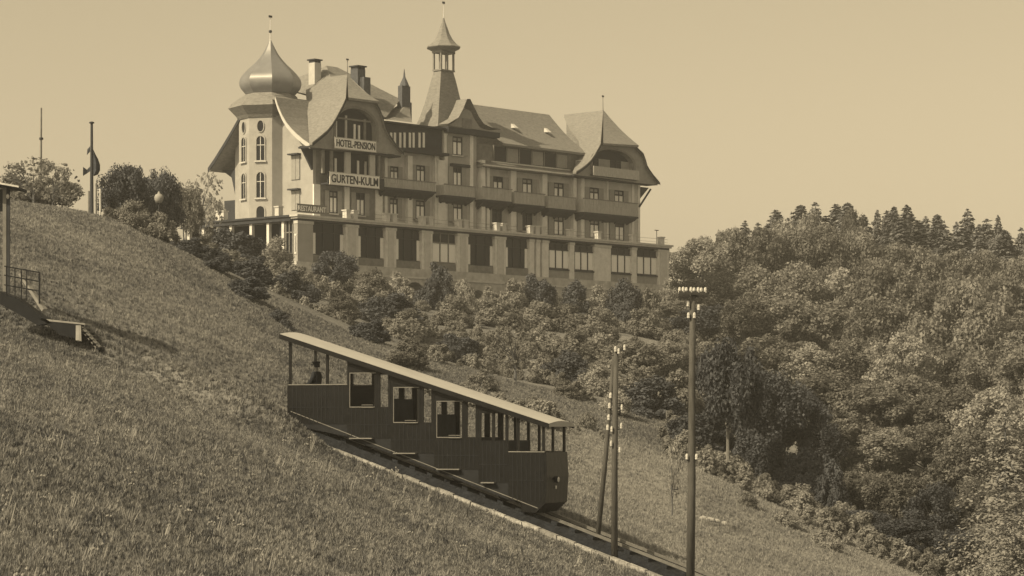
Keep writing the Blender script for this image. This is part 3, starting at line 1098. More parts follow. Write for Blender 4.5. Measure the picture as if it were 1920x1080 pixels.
# --- flared gable pavilions
def pavilion(left, right, top, bottom_y, ridge_px, ridge_py, hip_back, back, tf, arch, name_m, over=0.9, valley=None):
    """left/right: outline of the gable face from the hip base down to the eaves (photograph points on plane tf)"""
    Lp = [P(x, y, tf) for x, y in left]
    Rp = [P(x, y, tf) for x, y in right]
    zb = [P(x, y, tf)[1] for x, y in bottom_y]
    # gable face with an arched recess
    face = [(Lp[-1][0], zb[0])] + Lp[::-1] + Rp + [(Rp[-1][0], zb[1])]
    (ax0, ay0), (ax1, ay1), (axt, ayt) = arch
    a0, z0 = P(ax0, ay0, tf)
    a1, _ = P(ax1, ay1, tf)
    _, zt = P(axt, ayt, tf)
    c, rx = (a0 + a1) / 2, (a1 - a0) / 2
    rise = min(rx, (zt - z0) * 0.62)
    arc = [(c - rx * math.cos(q), zt - rise + rise * math.sin(q)) for q in np.linspace(0, math.pi, 15)]
    hole = [(a0, z0)] + arc + [(a1, z0)]
    # keyhole polygon: outer outline, cut along the foot of the arch
    b = MB()
    n = len(hole)
    bot_l, bot_r = (Lp[-1][0], zb[0]), (Rp[-1][0], zb[1])
    # strips: connect hole arc to the outline
    outl = Lp[::-1] + Rp
    k = len(arc)
    # resample the outline by arc parameter for stitching
    def resample(pts, m):
        d = [0]
        for p, q in zip(pts[:-1], pts[1:]):
            d.append(d[-1] + math.hypot(q[0] - p[0], q[1] - p[1]))
        out = []
        for u in np.linspace(0, d[-1], m):
            i = min(max(np.searchsorted(d, u) - 1, 0), len(pts) - 2)
            f = (u - d[i]) / max(d[i + 1] - d[i], 1e-9)
            out.append((pts[i][0] + (pts[i + 1][0] - pts[i][0]) * f, pts[i][1] + (pts[i + 1][1] - pts[i][1]) * f))
        return out
    ro = resample(outl, k)
    ha = [(a0, z0)] + arc[1:-1] + [(a1, z0)]
    vs = [(p[0], tf, p[1]) for p in ro] + [(p[0], tf, p[1]) for p in ha] + [(p[0], tf + 0.6, p[1]) for p in ha]
    fs = [(i, i + 1, k + i + 1, k + i) for i in range(k - 1)] + [(k + i, k + i + 1, 2 * k + i + 1, 2 * k + i) for i in range(k - 1)]
    vs += [(bot_l[0], tf, bot_l[1]), (bot_r[0], tf, bot_r[1]), (a0, tf, zb[0]), (a1, tf, zb[1]), (a0, tf + 0.6, z0), (a1, tf + 0.6, z0)]
    e = 3 * k
    fs += [(0, k, e + 2, e), (k, 2 * k - 1, e + 3, e + 2), (2 * k - 1, k - 1, e + 1, e + 3), (k, 2 * k - 1, e + 5, e + 4)]
    MB().add(vs, fs).build('gable', name_m, hotel)
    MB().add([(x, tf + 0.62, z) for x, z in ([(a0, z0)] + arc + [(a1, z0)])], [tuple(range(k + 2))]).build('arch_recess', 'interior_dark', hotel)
    # arch moulding, proud of the face
    vs2 = [(c + (p[0] - c) * 1.10, tf - 0.07, z0 + (p[1] - z0) * 1.06) for p in ha] + [(p[0], tf - 0.07, p[1]) for p in ha] \
        + [(c + (p[0] - c) * 1.10, tf - 0.001, z0 + (p[1] - z0) * 1.06) for p in ha]
    MB().add(vs2, [(i, i + 1, k + i + 1, k + i) for i in range(k - 1)] + [(i, 2 * k + i, 2 * k + i + 1, i + 1) for i in range(k - 1)]).build('arch_moulding', 'timber_mid', hotel)
    # bottom soffit back to the wall
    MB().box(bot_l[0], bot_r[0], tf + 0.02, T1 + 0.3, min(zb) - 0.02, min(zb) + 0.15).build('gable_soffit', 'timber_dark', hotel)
    # roof
    tr = tf + hip_back
    sR = S(ridge_px, tr)
    zR = Z(ridge_py, sR, tr)
    for side, pts in (('l', Lp), ('r', Rp)):
        rows = [(sR, zR, tr, back)]
        m_ = 5
        for i in range(1, m_):
            u = i / m_
            rows.append((sR + (pts[0][0] - sR) * u, zR + (pts[0][1] - zR) * u, tr + (tf - over * 0.35 - tr) * u, back))
        for s_, z_ in pts:
            rows.append((s_, z_, tf - over * 0.35, back))
        vs, fs = [], []
        for ri, (s_, z_, ta, tb) in enumerate(rows):
            if valley and side == 'l':
                u = (zR - z_) / (zR - pts[-1][1])
                tb = max(ta + 0.15, T(float(np.interp(u, [v_[0] for v_ in valley], [v_[1] for v_ in valley])), s_))
            vs += [(s_, ta, z_ + 0.12), (s_, tb, z_ + 0.12), (s_, ta, z_ - 0.10), (s_, tb, z_ - 0.10)]
        for i in range(len(rows) - 1):
            a, c2 = 4 * i, 4 * i + 4
            fs += [(a, a + 1, c2 + 1, c2), (a + 2, c2 + 2, c2 + 3, a + 3), (a, c2, c2 + 2, a + 2)]
        z = 4 * len(rows) - 4
        fs += [(z, z + 1, z + 3, z + 2)]
        MB().add(vs, fs).build('pavilion_roof', 'roof_slate', hotel)
    # hipped front over the gable, slightly bell-cast
    l0, r0 = Lp[0], Rp[0]
    m_ = 6
    vs, fs = [], []
    for i in range(m_ + 1):
        u = i / m_
        tt = tr + (tf - over * 0.75 - tr) * u
        zz = (1 - u)
        za = zR + (l0[1] - zR) * u - 0.25 * math.sin(math.pi * u)
        zc = zR + (r0[1] - zR) * u - 0.25 * math.sin(math.pi * u)
        vs += [(sR + (l0[0] - sR) * u, tt, za + 0.16), (sR + 0.05 + (r0[0] - sR) * u, tt, zc + 0.16)]
    for i in range(m_):
        fs.append((2 * i, 2 * i + 1, 2 * i + 3, 2 * i + 2))
    e = len(vs)
    vs += [(l0[0], tf - over * 0.75, l0[1] - 0.05), (r0[0], tf - over * 0.75, r0[1] - 0.05), (l0[0], tf, l0[1] - 0.05), (r0[0], tf, r0[1] - 0.05)]
    fs += [(2 * m_, 2 * m_ + 1, e + 1, e), (e, e + 1, e + 3, e + 2)]
    MB().add(vs, fs).build('hip_roof', 'roof_slate', hotel)
    # dark eaves board following the gable outline
    for pts in (Lp, Rp):
        b = MB()
        for p, q in zip(pts[:-1], pts[1:]):
            b.add([(p[0], tf - over * 0.35 - 0.06, p[1] + 0.02), (q[0], tf - over * 0.35 - 0.06, q[1] + 0.02), (q[0], tf - over * 0.35 - 0.06, q[1] - 0.22), (p[0], tf - over * 0.35 - 0.06, p[1] - 0.22)],
                  [(0, 1, 2, 3)])
        b.build('eaves_board', 'timber_dark', hotel)
    return sR, zR, tr, (a0, a1, z0, zt)


TF = T1 - 1.3
wp = pavilion([(644, 187), (637, 202), (626, 223), (618, 236), (609, 247), (596, 258), (581, 270)],
              [(701, 194), (708, 206), (714, 222), (718, 237), (725, 252), (736, 269), (752, 287)], None,
              [(582, 276), (752, 291)], 651, 142, 4.0, TF + 8.0, TF, ((629, 258), (706, 262), (667, 203)), 'gable_shingle', valley=[(0, 572), (0.5, 576), (1, 580)])
ep = pavilion([(1122, 272), (1117, 281), (1111, 292), (1104, 302), (1096, 310), (1087, 317), (1076, 324)],
              [(1188, 276), (1202, 289), (1206, 300), (1209, 311), (1214, 320), (1222, 331), (1233, 344)], None,
              [(1078, 328), (1233, 347)], 1131, 209, 4.2, TF + 9.5, TF, ((1110, 318), (1188, 324), (1146, 280)), 'gable_shingle', valley=[(0, 1057), (0.25, 1068), (0.5, 1088), (0.75, 1084), (1, 1074)])
# west arched loggia: posts and pale door leaves; east: panelled balcony and two windows
a0, a1, z0, zt = wp[3]
for u, wd, m, hgt in ((0.10, 0.10, 'curtain', 0.45), (0.34, 0.12, 'stone_dressing', 0.66), (0.55, 0.10, 'curtain', 0.42), (0.66, 0.09, 'curtain', 0.40), (0.80, 0.14, 'timber_mid', 0.62)):
    s = a0 + (a1 - a0) * u
    MB().box(s - wd, s + wd, TF + 0.45, TF + 0.58, z0 + 0.02, z0 + (zt - z0) * hgt + 0.3).build('loggia_post', m, hotel)
MB().box(a0, a1, TF + 0.3, TF + 0.44, z0 + (zt - z0) * 0.62, z0 + (zt - z0) * 0.62 + 0.16).build('loggia_beam', 'timber_mid', hotel)
a0, a1, z0, zt = ep[3]
MB().box(a0 - 0.35, a1 + 0.3, TF - 0.55, TF - 0.45, z0 - 0.65, z0 + 0.35).build('loggia_parapet', 'balcony_wood', hotel)
MB().box(a0 - 0.35, a1 + 0.3, TF - 0.44, TF - 0.02, z0 - 0.65, z0 - 0.5).build('loggia_floor', 'timber_dark', hotel)
MB().box(a0 + 0.1, a1 - 0.1, TF + 0.5, TF + 0.6, z0 + 0.02, z0 + (zt - z0) * 0.55).build('loggia_wall', 'gable_shingle', hotel)
for u0, u1 in ((0.02, 0.22), (0.52, 0.76)):
    window(a0 + (a1 - a0) * u0, a0 + (a1 - a0) * u1, z0 + 0.35, z0 + (zt - z0) * 0.55, TF + 0.42, fr=0.07, curtains='none')

# --- main roof of the east range
TRG = T1 + 5.4
zr = Z(207, S(970, TRG), TRG)
sra, srb = S(868, TRG), S(1064, TRG)
te0 = T1 - 0.15
ze0 = Z(274, S(990, te0), te0)
m_ = 8
vs, fs = [], []
for i in range(m_ + 1):
    u = i / m_
    z = zr + (ze0 - zr) * u - 0.35 * math.sin(math.pi * u)
    t = TRG + (te0 - TRG) * u
    vs += [(sra, t, z), (SE0 + 1.0, t, z)]
for i in range(m_):
    fs.append((2 * i, 2 * i + 1, 2 * i + 3, 2 * i + 2))
e = len(vs)
vs += [(sra, te0, ze0 - 0.22), (SE0 + 1.0, te0, ze0 - 0.22), (sra, te0 + 1.2, ze0 - 0.22), (SE0 + 1.0, te0 + 1.2, ze0 - 0.22),
       (sra, 2 * TRG - te0, ze0), (SE0 + 1.0, 2 * TRG - te0, ze0)]
fs += [(2 * m_, 2 * m_ + 1, e + 1, e), (e, e + 1, e + 3, e + 2), (0, e + 4, e + 5, 1)]
MB().add(vs, fs).build('main_roof', 'roof_slate', hotel)
for px, py in ((965, 238), (1027, 246)):
    t = T1 + 2.6
    s, z = P(px, py, t)
    MB().prism([(t - 0.3, z - 0.12), (t + 0.3, z - 0.1), (t + 0.3, z + 0.35)], 'x', s - 0.25, s + 0.25).build('roof_vent', 'timber_pale', hotel)
# long dormer: posts, glass, pale sill
td = T1 + 0.55
zd0, zd1 = Z(313, S(990, td), td), ze0 - 0.2
sd0, sd1 = S(926, td), S(1066, td)
part('dormer_wall', 'timber_mid', (SC1, SE0 + 0.5, td + 0.1, td + 0.5, ZE - 0.1, zd1))
wn_ = 6
for k in range(wn_):
    a = sd0 + (sd1 - sd0) * k / wn_
    c = sd0 + (sd1 - sd0) * (k + 1) / wn_
    o_ = MB().box(a + 0.08, c - 0.08, td + 0.05, td + 0.09, zd0 + 0.25, zd1 - 0.1).build('dormer_window', 'glass_dark' if k % 2 == 0 else 'interior_dark', hotel)
    MB().box(a - 0.06, a + 0.06, td - 0.03, td + 0.1, zd0 + 0.2, zd1).build('post', 'timber_mid', o_)
    if k % 2:
        MB().box(a + 0.15, c - 0.15, td + 0.02, td + 0.048, zd0 + 0.3, zd1 - 0.15).build('blind', 'shutter', o_)
part('dormer_sill', 'timber_pale', (sd0 - 0.3, sd1 + 0.2, td - 0.12, td + 0.1, zd0 + 0.08, zd0 + 0.2))
vs = [(SC1, td - 0.1, zd0 + 0.05), (SE0 + 0.3, td - 0.1, zd0 + 0.05), (SE0 + 0.3, T1 - 0.9, ZE - 0.1), (SC1, T1 - 0.9, ZE - 0.1),
      (SE0 + 0.3, T1 - 0.9, ZE - 0.3), (SC1, T1 - 0.9, ZE - 0.3), (SE0 + 0.3, td, ZE - 0.3), (SC1, td, ZE - 0.3)]
MB().add(vs, [(0, 1, 2, 3), (3, 2, 4, 5), (5, 4, 6, 7)]).build('lower_eaves', 'roof_slate', hotel)
MB().box(SC1, SE0 + 0.3, T1 - 1.02, T1 - 0.9, ZE - 0.22, ZE - 0.08).build('gutter', 'timber_pale', hotel)

# --- middle range: band of dormer windows under its own small hipped roof
tm = T1 + 0.1
zm0, zm1 = Z(282, S(765, tm), tm), Z(240, S(765, tm), tm)
sm0, sm1 = S(716, tm), S(829, tm)
part('dormer_wall', 'timber_dark', (sm0, sm1, tm, tm + 0.5, zm0, zm1 + 0.2))
for k, px in enumerate((733, 740, 750, 758, 768, 775, 786, 794)):
    s = S(px, tm)
    yy = Z(263, s, tm)
    MB().box(s - 0.14, s + 0.14, tm - 0.06, tm - 0.003, yy - 0.72, yy + 0.75).build('dormer_casement', 'curtain', hotel)
part('middle_eaves', 'timber_dark', (sm0, sm1, T1 - 0.9, tm - 0.01, zm0 - 0.25, zm0 + 0.02), (sm0, sm1, T1 - 0.5, tm + 0.2, zm1 + 0.2, zm1 + 0.36))
# small roof: bright west slope bell-cast, dark front
trm = T1 + 3.4
sA, zA = P(764, 190, trm)
bL, zL = P(715, 223, T1 - 0.5)
bR, zRr = P(774, 230, T1 - 0.5)
vs, fs = [], []
m_ = 6
for i in range(m_ + 1):
    u = i / m_
    cast = -0.8 * math.sin(math.pi * u) * (1 - 0.3 * u)
    vs += [(sA + (bL - sA) * u, trm + 0.5 + 3.0 * u, zA + (zL - zA) * u + cast), (sA + (bL - sA) * u, trm + (T1 - 0.5 - trm) * u, zA + (zL - zA) * u + cast),
           (sA + 0.3 + (bR - sA - 0.3) * u, trm + (T1 - 0.5 - trm) * u, zA + (zRr - zA) * u + cast)]
for i in range(m_):
    a, c = 3 * i, 3 * i + 3
    fs += [(a, a + 1, c + 1, c), (a + 1, a + 2, c + 2, c + 1)]
MB().add(vs, fs).build('middle_roof', 'roof_slate', hotel)

# --- big hipped roof behind the west pavilion
tr2 = T1 + 7.0
sa, za = P(612, 123, tr2)
sb, zb2 = P(632, 124, tr2)
sc, zc2 = P(752, 187, T1 + 4.2)
sw, zw = P(556, 158, tr2 + 1.0)
s2, z2 = P(751, 186, T1 + 3.6)
s6, z6 = P(724, 220, T1 + 0.8)
vs = [(sa, tr2, za), (sb, tr2, za), (s2, T1 + 3.6, z2), (sw, T1 + 2.0, zw - 2.2), (sw, tr2 + 4, zw), (s2, tr2 + 5, z2), (s6, T1 + 0.8, z6), (sw + 2, T1 + 0.8, z6 - 0.2)]
MB().add(vs, [(0, 1, 2, 3), (0, 3, 4), (1, 5, 2), (0, 4, 5, 1), (3, 2, 6, 7)]).build('west_main_roof', 'roof_slate', hotel)

# --- belvedere tower over the centre
tc0 = T1 + 0.9
b0, b1 = S(821, tc0), S(884, tc0)
tcb = T(777, b0)
zbt = Z(236, b0, tc0)
k0, k1 = S(827, tc0 + 1.6), S(850, tc0 + 1.6)
ktb = T(813.5, k0)
zkt = Z(132, k0, tc0 + 1.6)
vs, fs = [], []
m_ = 8
for i in range(m_ + 1):
    u = i / m_
    v = u ** 1.0
    cast = -0.55 * math.sin(math.pi * u) * (1 - u * 0.2)
    x0 = b0 + (k0 - b0) * v
    x1 = b1 + (k1 - b1) * v
    y0 = tc0 + (1.6) * v
    y1 = tcb + (ktb - tcb) * v
    d = 0.22 * math.sin(math.pi * u) * (1 - u)
    x0, x1, y0, y1 = x0 + d, x1 - d, y0 + d, y1 - d
    z = zbt + (zkt - zbt) * u
    vs += [(x0, y0, z), (x1, y0, z), (x1, y1, z), (x0, y1, z)]
for i in range(m_):
    a, c = 4 * i, 4 * i + 4
    for j in range(4):
        fs.append((a + j, a + (j + 1) % 4, c + (j + 1) % 4, c + j))
fs += [(3, 2, 1, 0), (4 * m_, 4 * m_ + 1, 4 * m_ + 2, 4 * m_ + 3)]
MB().add(vs, fs).build('tower_roof', 'roof_slate', hotel)
part('tower_base', 'timber_dark', (b0 + 0.3, b1 - 0.3, tc0 + 0.3, tcb - 0.3, zbt - 2.0, zbt))
yk0 = tc0 + 1.6
zk2 = Z(98, k0, yk0)
part('belvedere_floor', 'timber_mid', (k0 - 0.12, k1 + 0.12, yk0 - 0.12, ktb + 0.12, zkt, zkt + 0.15))
for x, y in ((k0, yk0), (k1, yk0), (k0, ktb), (k1, ktb), ((k0 + k1) / 2, yk0), ((k0 + k1) / 2, ktb)):
    MB().box(x - 0.085, x + 0.085, y - 0.085, y + 0.085, zkt + 0.15, zk2).build('belvedere_post', 'timber_mid', hotel)
part('belvedere_beam', 'timber_mid', (k0 - 0.14, k1 + 0.14, yk0 - 0.14, ktb + 0.14, zk2, zk2 + 0.25))
cx_, cy_ = (k0 + k1) / 2, (yk0 + ktb) / 2
pk = F / DY(cx_, cy_)


def zk(py):
    return Z(py, cx_, cy_)


MB().lathe((cx_, cy_, 0), [(20 / pk, zk(97)), (33 / pk, zk(90.5)), (33.5 / pk, zk(89)), (26 / pk, zk(84)), (18 / pk, zk(75)), (12 / pk, zk(64)), (7.5 / pk, zk(52)), (3.5 / pk, zk(42)), (1.3 / pk, zk(34))],
           8, R(22.5) + view - rz).build('belvedere_roof', 'roof_slate', hotel)
fin = MB().tube([(cx_, cy_, zk(36)), (cx_, cy_, zk(6))], [0.06, 0.03], 6).build('finial', 'timber_pale', hotel)
MB().box(cx_ - 0.18, cx_ + 0.18, cy_ - 0.03, cy_ + 0.03, zk(7), zk(3)).build('weather_vane', 'timber_dark', fin)

# --- bell-shaped dormer gable over the centre bay
tg = T1 - 0.6
bell = [(841, 235), (855, 226), (862.5, 213), (868, 207), (876, 205), (883, 209), (890, 224), (900, 239), (918, 246), (936, 249)]
bp_ = [P(x, y, tg) for x, y in bell]
MB().prism(bp_, 'y', tg, tg + 0.3).build('bell_gable', 'gable_shingle', hotel)
rp = [P(x, y - 4, tg) for x, y in ((836, 236), (855, 225), (864, 208), (871, 190), (877, 190), (885, 206), (893, 223), (903, 237), (918, 244), (936, 247))]
vs, fs = [], []
for s, z in rp:
    vs += [(s, tg - 0.35, z), (s, tg + 1.1, z)]
for i in range(len(rp) - 1):
    fs.append((2 * i, 2 * i + 1, 2 * i + 3, 2 * i + 2))
MB().add(vs, fs).build('bell_gable_roof', 'roof_slate', hotel)
part('bell_gable_eaves', 'timber_dark', (bp_[0][0] - 0.1, bp_[-1][0], tg - 0.1, T1 + 0.3, min(bp_[0][1], bp_[-1][1]) - 0.55, min(bp_[0][1], bp_[-1][1]) - 0.01))
s, z = P(874, 243, tg)
MB().box(S(866, tg), S(884, tg), tg - 0.05, tg - 0.003, Z(243, s, tg), Z(222, s, tg)).build('gable_panel', 'timber_mid', hotel)

# --- chimneys and finials


def chimney(px0, px1, py0, py1, t, m, capm):
    s0, s1 = S(px0, t), S(px1, t)
    z0, z1 = Z(py1, s0, t), Z(py0, s0, t)
    d = (s1 - s0)
    o = MB().box(s0, s1, t, t + d, z0 - 1.5, z1 - 0.35).build('chimney', m, hotel)
    for x in (s0 + 0.06, (s0 + s1) / 2, s1 - 0.06):
        MB().box(x - 0.06, x + 0.06, t + 0.05, t + d - 0.05, z1 - 0.35, z1 - 0.12).build('cap_post', capm, o)
    MB().box(s0 - 0.12, s1 + 0.12, t - 0.12, t + d + 0.12, z1 - 0.12, z1).build('cap', capm, o)
    return o


chimney(590, 602, 110, 152, tr2 - 0.8, 'plaster_worn', 'timber_dark')
chimney(671, 685, 122, 170, T1 + 2.6, 'chimney_brick', 'timber_dark')
MB().box(S(680, T1 + 2.2), S(692, T1 + 2.2), T1 + 2.0, T1 + 2.9, Z(178, S(686, T1 + 2.2), T1 + 2.2), Z(145, S(686, T1 + 2.2), T1 + 2.2)).build('chimney_shoulder', 'chimney_brick', hotel)
# slender dark chimney with a pointed cover
t = T1 + 2.9
s0, s1 = S(754, t), S(772, t)
z0, z1 = Z(225, s0, t), Z(160, s0, t)
o = MB().box(s0, s1, t, t + 0.7, z0, Z(190, s0, t)).box(s0 + 0.02, s1 - 0.18, t + 0.02, t + 0.6, Z(190, s0, t), z1).build('chimney', 'chimney_brick', hotel)
MB().lathe(((s0 + s1) / 2 - 0.08, t + 0.3, z1), [(0.52, 0), (0.38, 0.35), (0.12, 0.9), (0.03, 1.7)], 6).build('pointed_cap', 'chimney_brick', o)
for px, y0, y1, t in ((651.5, 110, 145, TF + 4.0), (1130.5, 179, 212, TF + 4.2)):
    s = S(px, t)
    o = MB().tube([(s, t, Z(y1, s, t)), (s, t, Z(y0, s, t))], [0.06, 0.035], 6).build('finial', 'timber_mid', hotel)
    MB().box(s - 0.16, s + 0.16, t - 0.03, t + 0.03, Z(y0 + 3, s, t), Z(y0, s, t)).build('weather_vane', 'timber_dark', o)
s = S(1240, 1.0)
o = MB().tube([(LE - 0.6, 1.2, ZC), (LE - 0.6, 1.2, ZC + 1.6)], 0.04, 6).build('lamp_post', 'timber_dark', hotel)
MB().box(LE - 0.9, LE - 0.3, 1.15, 1.25, ZC + 1.6, ZC + 1.68).build('lamp_arm', 'timber_dark', o)
# downpipe and east corner bracket
MB().tube([(SM1 - 0.3, T1 - 0.2, Z(350, SM1, T1) - 2.2), (SM1 + 1.5, T1 - 0.3, Z(350, SM1, T1) - 0.2)], 0.12, 6).build('eaves_brace', 'timber_dark', hotel)
MB().prism([(SM1 + 0.002, Z(375, SM1, T1)), (SM1 + 0.002, Z(350, SM1, T1)), (SM1 + 1.7, Z(350, SM1, T1))], 'y', T1 + 0.1, T1 + 0.4).build('eaves_bracket', 'timber_dark', hotel)


# --- signs on the hotel: boards with lettering
def text_mesh(txt, size, depth=0.02):
    cu = bpy.data.curves.new('lettering', 'FONT')
    cu.body = txt
    cu.size = size
    cu.extrude = depth
    cu.align_x = 'CENTER'
    cu.align_y = 'CENTER'
    cu.offset = 0.012 * size
    o = bpy.data.objects.new('lettering', cu)
    col.objects.link(o)
    dg = bpy.context.evaluated_depsgraph_get()
    me = bpy.data.meshes.new_from_object(o.evaluated_get(dg))
    bpy.data.objects.remove(o)
    return me


def sign(px0, px1, py0, py1, t, txt, label, board, ink):
    s0, s1 = S(px0, t), S(px1, t)
    sm = (s0 + s1) / 2
    z0, z1 = Z(py1, sm, t), Z(py0, sm, t)
    w, h = s1 - s0, z1 - z0
    loc = Vector((OX, OY, ZB)) + E1 * sm + E2 * t + Vector((0, 0, (z0 + z1) / 2))
    o = thing('sign_board', label, 'sign', loc, rz, 'sign boards on the hotel front')
    MB().box(-w / 2, w / 2, -0.03, 0.03, -h / 2, h / 2).build('board', board, o)
    fr = MB()
    fr.box(-w / 2 - 0.05, w / 2 + 0.05, -0.05, 0.05, h / 2, h / 2 + 0.06).box(-w / 2 - 0.05, w / 2 + 0.05, -0.05, 0.05, -h / 2 - 0.06, -h / 2)
    fr.build('frame', 'white_paint' if board == 'curtain' else 'timber_mid', o)
    me = text_mesh(txt, h * 0.98)
    xs = [v.co.x for v in me.vertices]
    k = (w * 0.94) / (max(xs) - min(xs))
    yc = (max(v.co.y for v in me.vertices) + min(v.co.y for v in me.vertices)) / 2
    xc = (max(xs) + min(xs)) / 2
    me.materials.clear()
    me.materials.append(MATS[ink])
    for v in me.vertices:
        v.co.x = (v.co.x - xc) * k
        v.co.y -= yc
    l = bpy.data.objects.new('lettering', me)
    col.objects.link(l)
    l.parent = o
    l.rotation_euler = (R(90), 0, 0)
    l.location = (0, -0.055, 0)
    return o


sign(628, 705, 262, 281, TF - 0.5, 'HOTEL-PENSION', 'upper white sign board lettered HOTEL-PENSION below the arched loggia', 'curtain', 'letter_black')
sign(618, 711, 327, 349, T1 - 1.15, 'GURTEN-KULM', 'lower white sign board lettered GURTEN-KULM on the second floor loggia', 'curtain', 'letter_black')
sign(557, 612, 385, 399, 0.15, 'RESTAURANT', 'openwork dark sign lettered RESTAURANT standing on the terrace corner', 'timber_mid', 'curtain')

# ------------------------------------------------------------------ arched retaining wall under the terrace
rw = thing('retaining_wall', 'rough stone retaining wall with dark arches below the hotel terrace', 'wall', (OX, OY, ZB), rz)
tw = -0.55


def arch_wall(s0, s1, zb, zt, arches, y0, y1):
    """solid wall between s0 and s1 with round-headed recesses"""
    cuts = sorted(arches)
    cur = s0
    for i, (a, c, spring) in enumerate(cuts):
        MB().box(cur, a, y0, y1, zb, zt).build('pier', 'stone_wall', rw)
        r = (c - a) / 2
        cx = (a + c) / 2
        n = 11
        arc = [(cx - r * math.cos(q), spring + r * math.sin(q)) for q in np.linspace(0, math.pi, n)]
        vs = [(p[0], y0, p[1]) for p in arc] + [(p[0], y0, zt) for p in arc] + [(p[0], y1, p[1]) for p in arc] + [(p[0], y1, zt) for p in arc]
        fs = []
        for k in range(n - 1):
            fs += [(k, k + 1, n + k + 1, n + k), (k, 2 * n + k, 2 * n + k + 1, k + 1), (n + k, n + k + 1, 3 * n + k + 1, 3 * n + k)]
        MB().add(vs, fs).build('arch', 'stone_wall', rw)
        MB().box(a - 0.1, c + 0.1, y1 - 0.15, y1 - 0.05, zb, zt - 0.1).build('arch_shadow_wall', 'interior_dark', rw)  # near-black sheet paints the shade inside the arch
        cur = c
    MB().box(cur, s1, y0, y1, zb, zt).build('pier', 'stone_wall', rw)


zw0 = -6.0
arch_wall(S(560, tw), LE + 0.4, zw0, -1.005,
          [(S(757, tw), S(800, tw), -2.9), (S(806, tw), S(843, tw), -2.9), (S(882, tw), S(912, tw), -2.9), (S(1185, tw), S(1222, tw), -3.2)], tw, 1.6)
MB().box(S(560, tw) - 0.15, LE + 0.6, tw - 0.15, -0.125, -1.004, -0.82).build('coping', 'stone_dressing', rw)
MB().box(-0.3, 0.6, 0.0, TW, zw0, -1.0).build('side_wall', 'stone_wall', rw)

# ------------------------------------------------------------------ funicular car
h_ = Vector((1, TA, 0)).normalized()
p_ = Vector((-h_.y, h_.x, 0))
c0 = at(540, 800, 96.0) + p_ * 0.5
CX0, CY0 = c0.x, c0.y
CZ0 = 0.0
car = thing('funicular_car', 'dark stepped funicular railway car with pale flat roof on the slope', 'funicular car', (CX0, CY0, CZ0), math.atan2(h_.y, h_.x))


def U(px, y=0.0):
    k = (px - 960) / F
    return (k * (CY0 + p_.y * y) - CX0 - p_.x * y) / (h_.x - h_.y * k)


def cy(u, y=0.0):
    return CY0 + h_.y * u + p_.y * y


def UZ(py, u, y=0.0):
    return (HY - py) / F * cy(u, y) - CZ0


W = 2.4
# compartments: photograph columns, sill row, bottom row, window head row
comps = [(541, 651, 722, 795, None), (651, 733, 763, 822, 700), (733, 814, 792, 850, 727), (814, 897, 820, 880, 753), (897, 953, 826, 905, 775), (953, 1021, 848, 940, None)]
rl = [(528, 627), (652, 672), (780, 713), (905, 755), (1031, 795)]          # lower edge of the roof, near side


def roof_z(u):
    pts = [(U(x), UZ(y, U(x))) for x, y in rl]
    us, zs = [q[0] for q in pts], [q[1] for q in pts]
    return float(np.polyval(np.polyfit(us, zs, 1), u))


ub0, ub1 = U(528), U(1033)
# roof: long slab, slightly cambered
vs, fs = [], []
nc = 7
for i, u in enumerate((ub0, ub1)):
    for j in range(nc):
        y = -0.2 + (W + 0.4) * j / (nc - 1)
        camber = 0.10 * (1 - (2 * j / (nc - 1) - 1) ** 2)
        vs.append((u, y, roof_z(u) + 0.05 + camber))
    for j in range(nc):
        y = -0.2 + (W + 0.4) * j / (nc - 1)
        vs.append((u, y, roof_z(u) - 0.06))
for j in range(nc - 1):
    fs += [(j, j + 1, 2 * nc + j + 1, 2 * nc + j), (nc + j, 3 * nc + j, 3 * nc + j + 1, nc + j + 1), (j, nc + j, nc + j + 1, j + 1), (2 * nc + j, 2 * nc + j + 1, 3 * nc + j + 1, 3 * nc + j)]
MB().add(vs, fs).build('roof', 'car_roof', car)
b = MB()
for y in (-0.215, W + 0.20):
    b.add([(ub0, y, roof_z(ub0) + 0.045), (ub1, y, roof_z(ub1) + 0.045), (ub1, y, roof_z(ub1) - 0.13), (ub0, y, roof_z(ub0) - 0.13),
           (ub0, y + 0.014, roof_z(ub0) + 0.045), (ub1, y + 0.014, roof_z(ub1) + 0.045), (ub1, y + 0.014, roof_z(ub1) - 0.13), (ub0, y + 0.014, roof_z(ub0) - 0.13)],
          [(0, 1, 2, 3), (4, 7, 6, 5), (0, 4, 5, 1), (3, 2, 6, 7), (0, 3, 7, 4), (1, 5, 6, 2)])
b.build('roof_edge', 'car_paint', car)


def slab(b, u0, u1, y0, y1, z0a, z0b, z1a, z1b):
    b.add([(u0, y0, z0a), (u1, y0, z0b), (u1, y1, z0b), (u0, y1, z0a), (u0, y0, z1a), (u1, y0, z1b), (u1, y1, z1b), (u0, y1, z1a)],
          [(0, 3, 2, 1), (4, 5, 6, 7), (0, 1, 5, 4), (1, 2, 6, 5), (2, 3, 7, 6), (3, 0, 4, 7)])
    return b


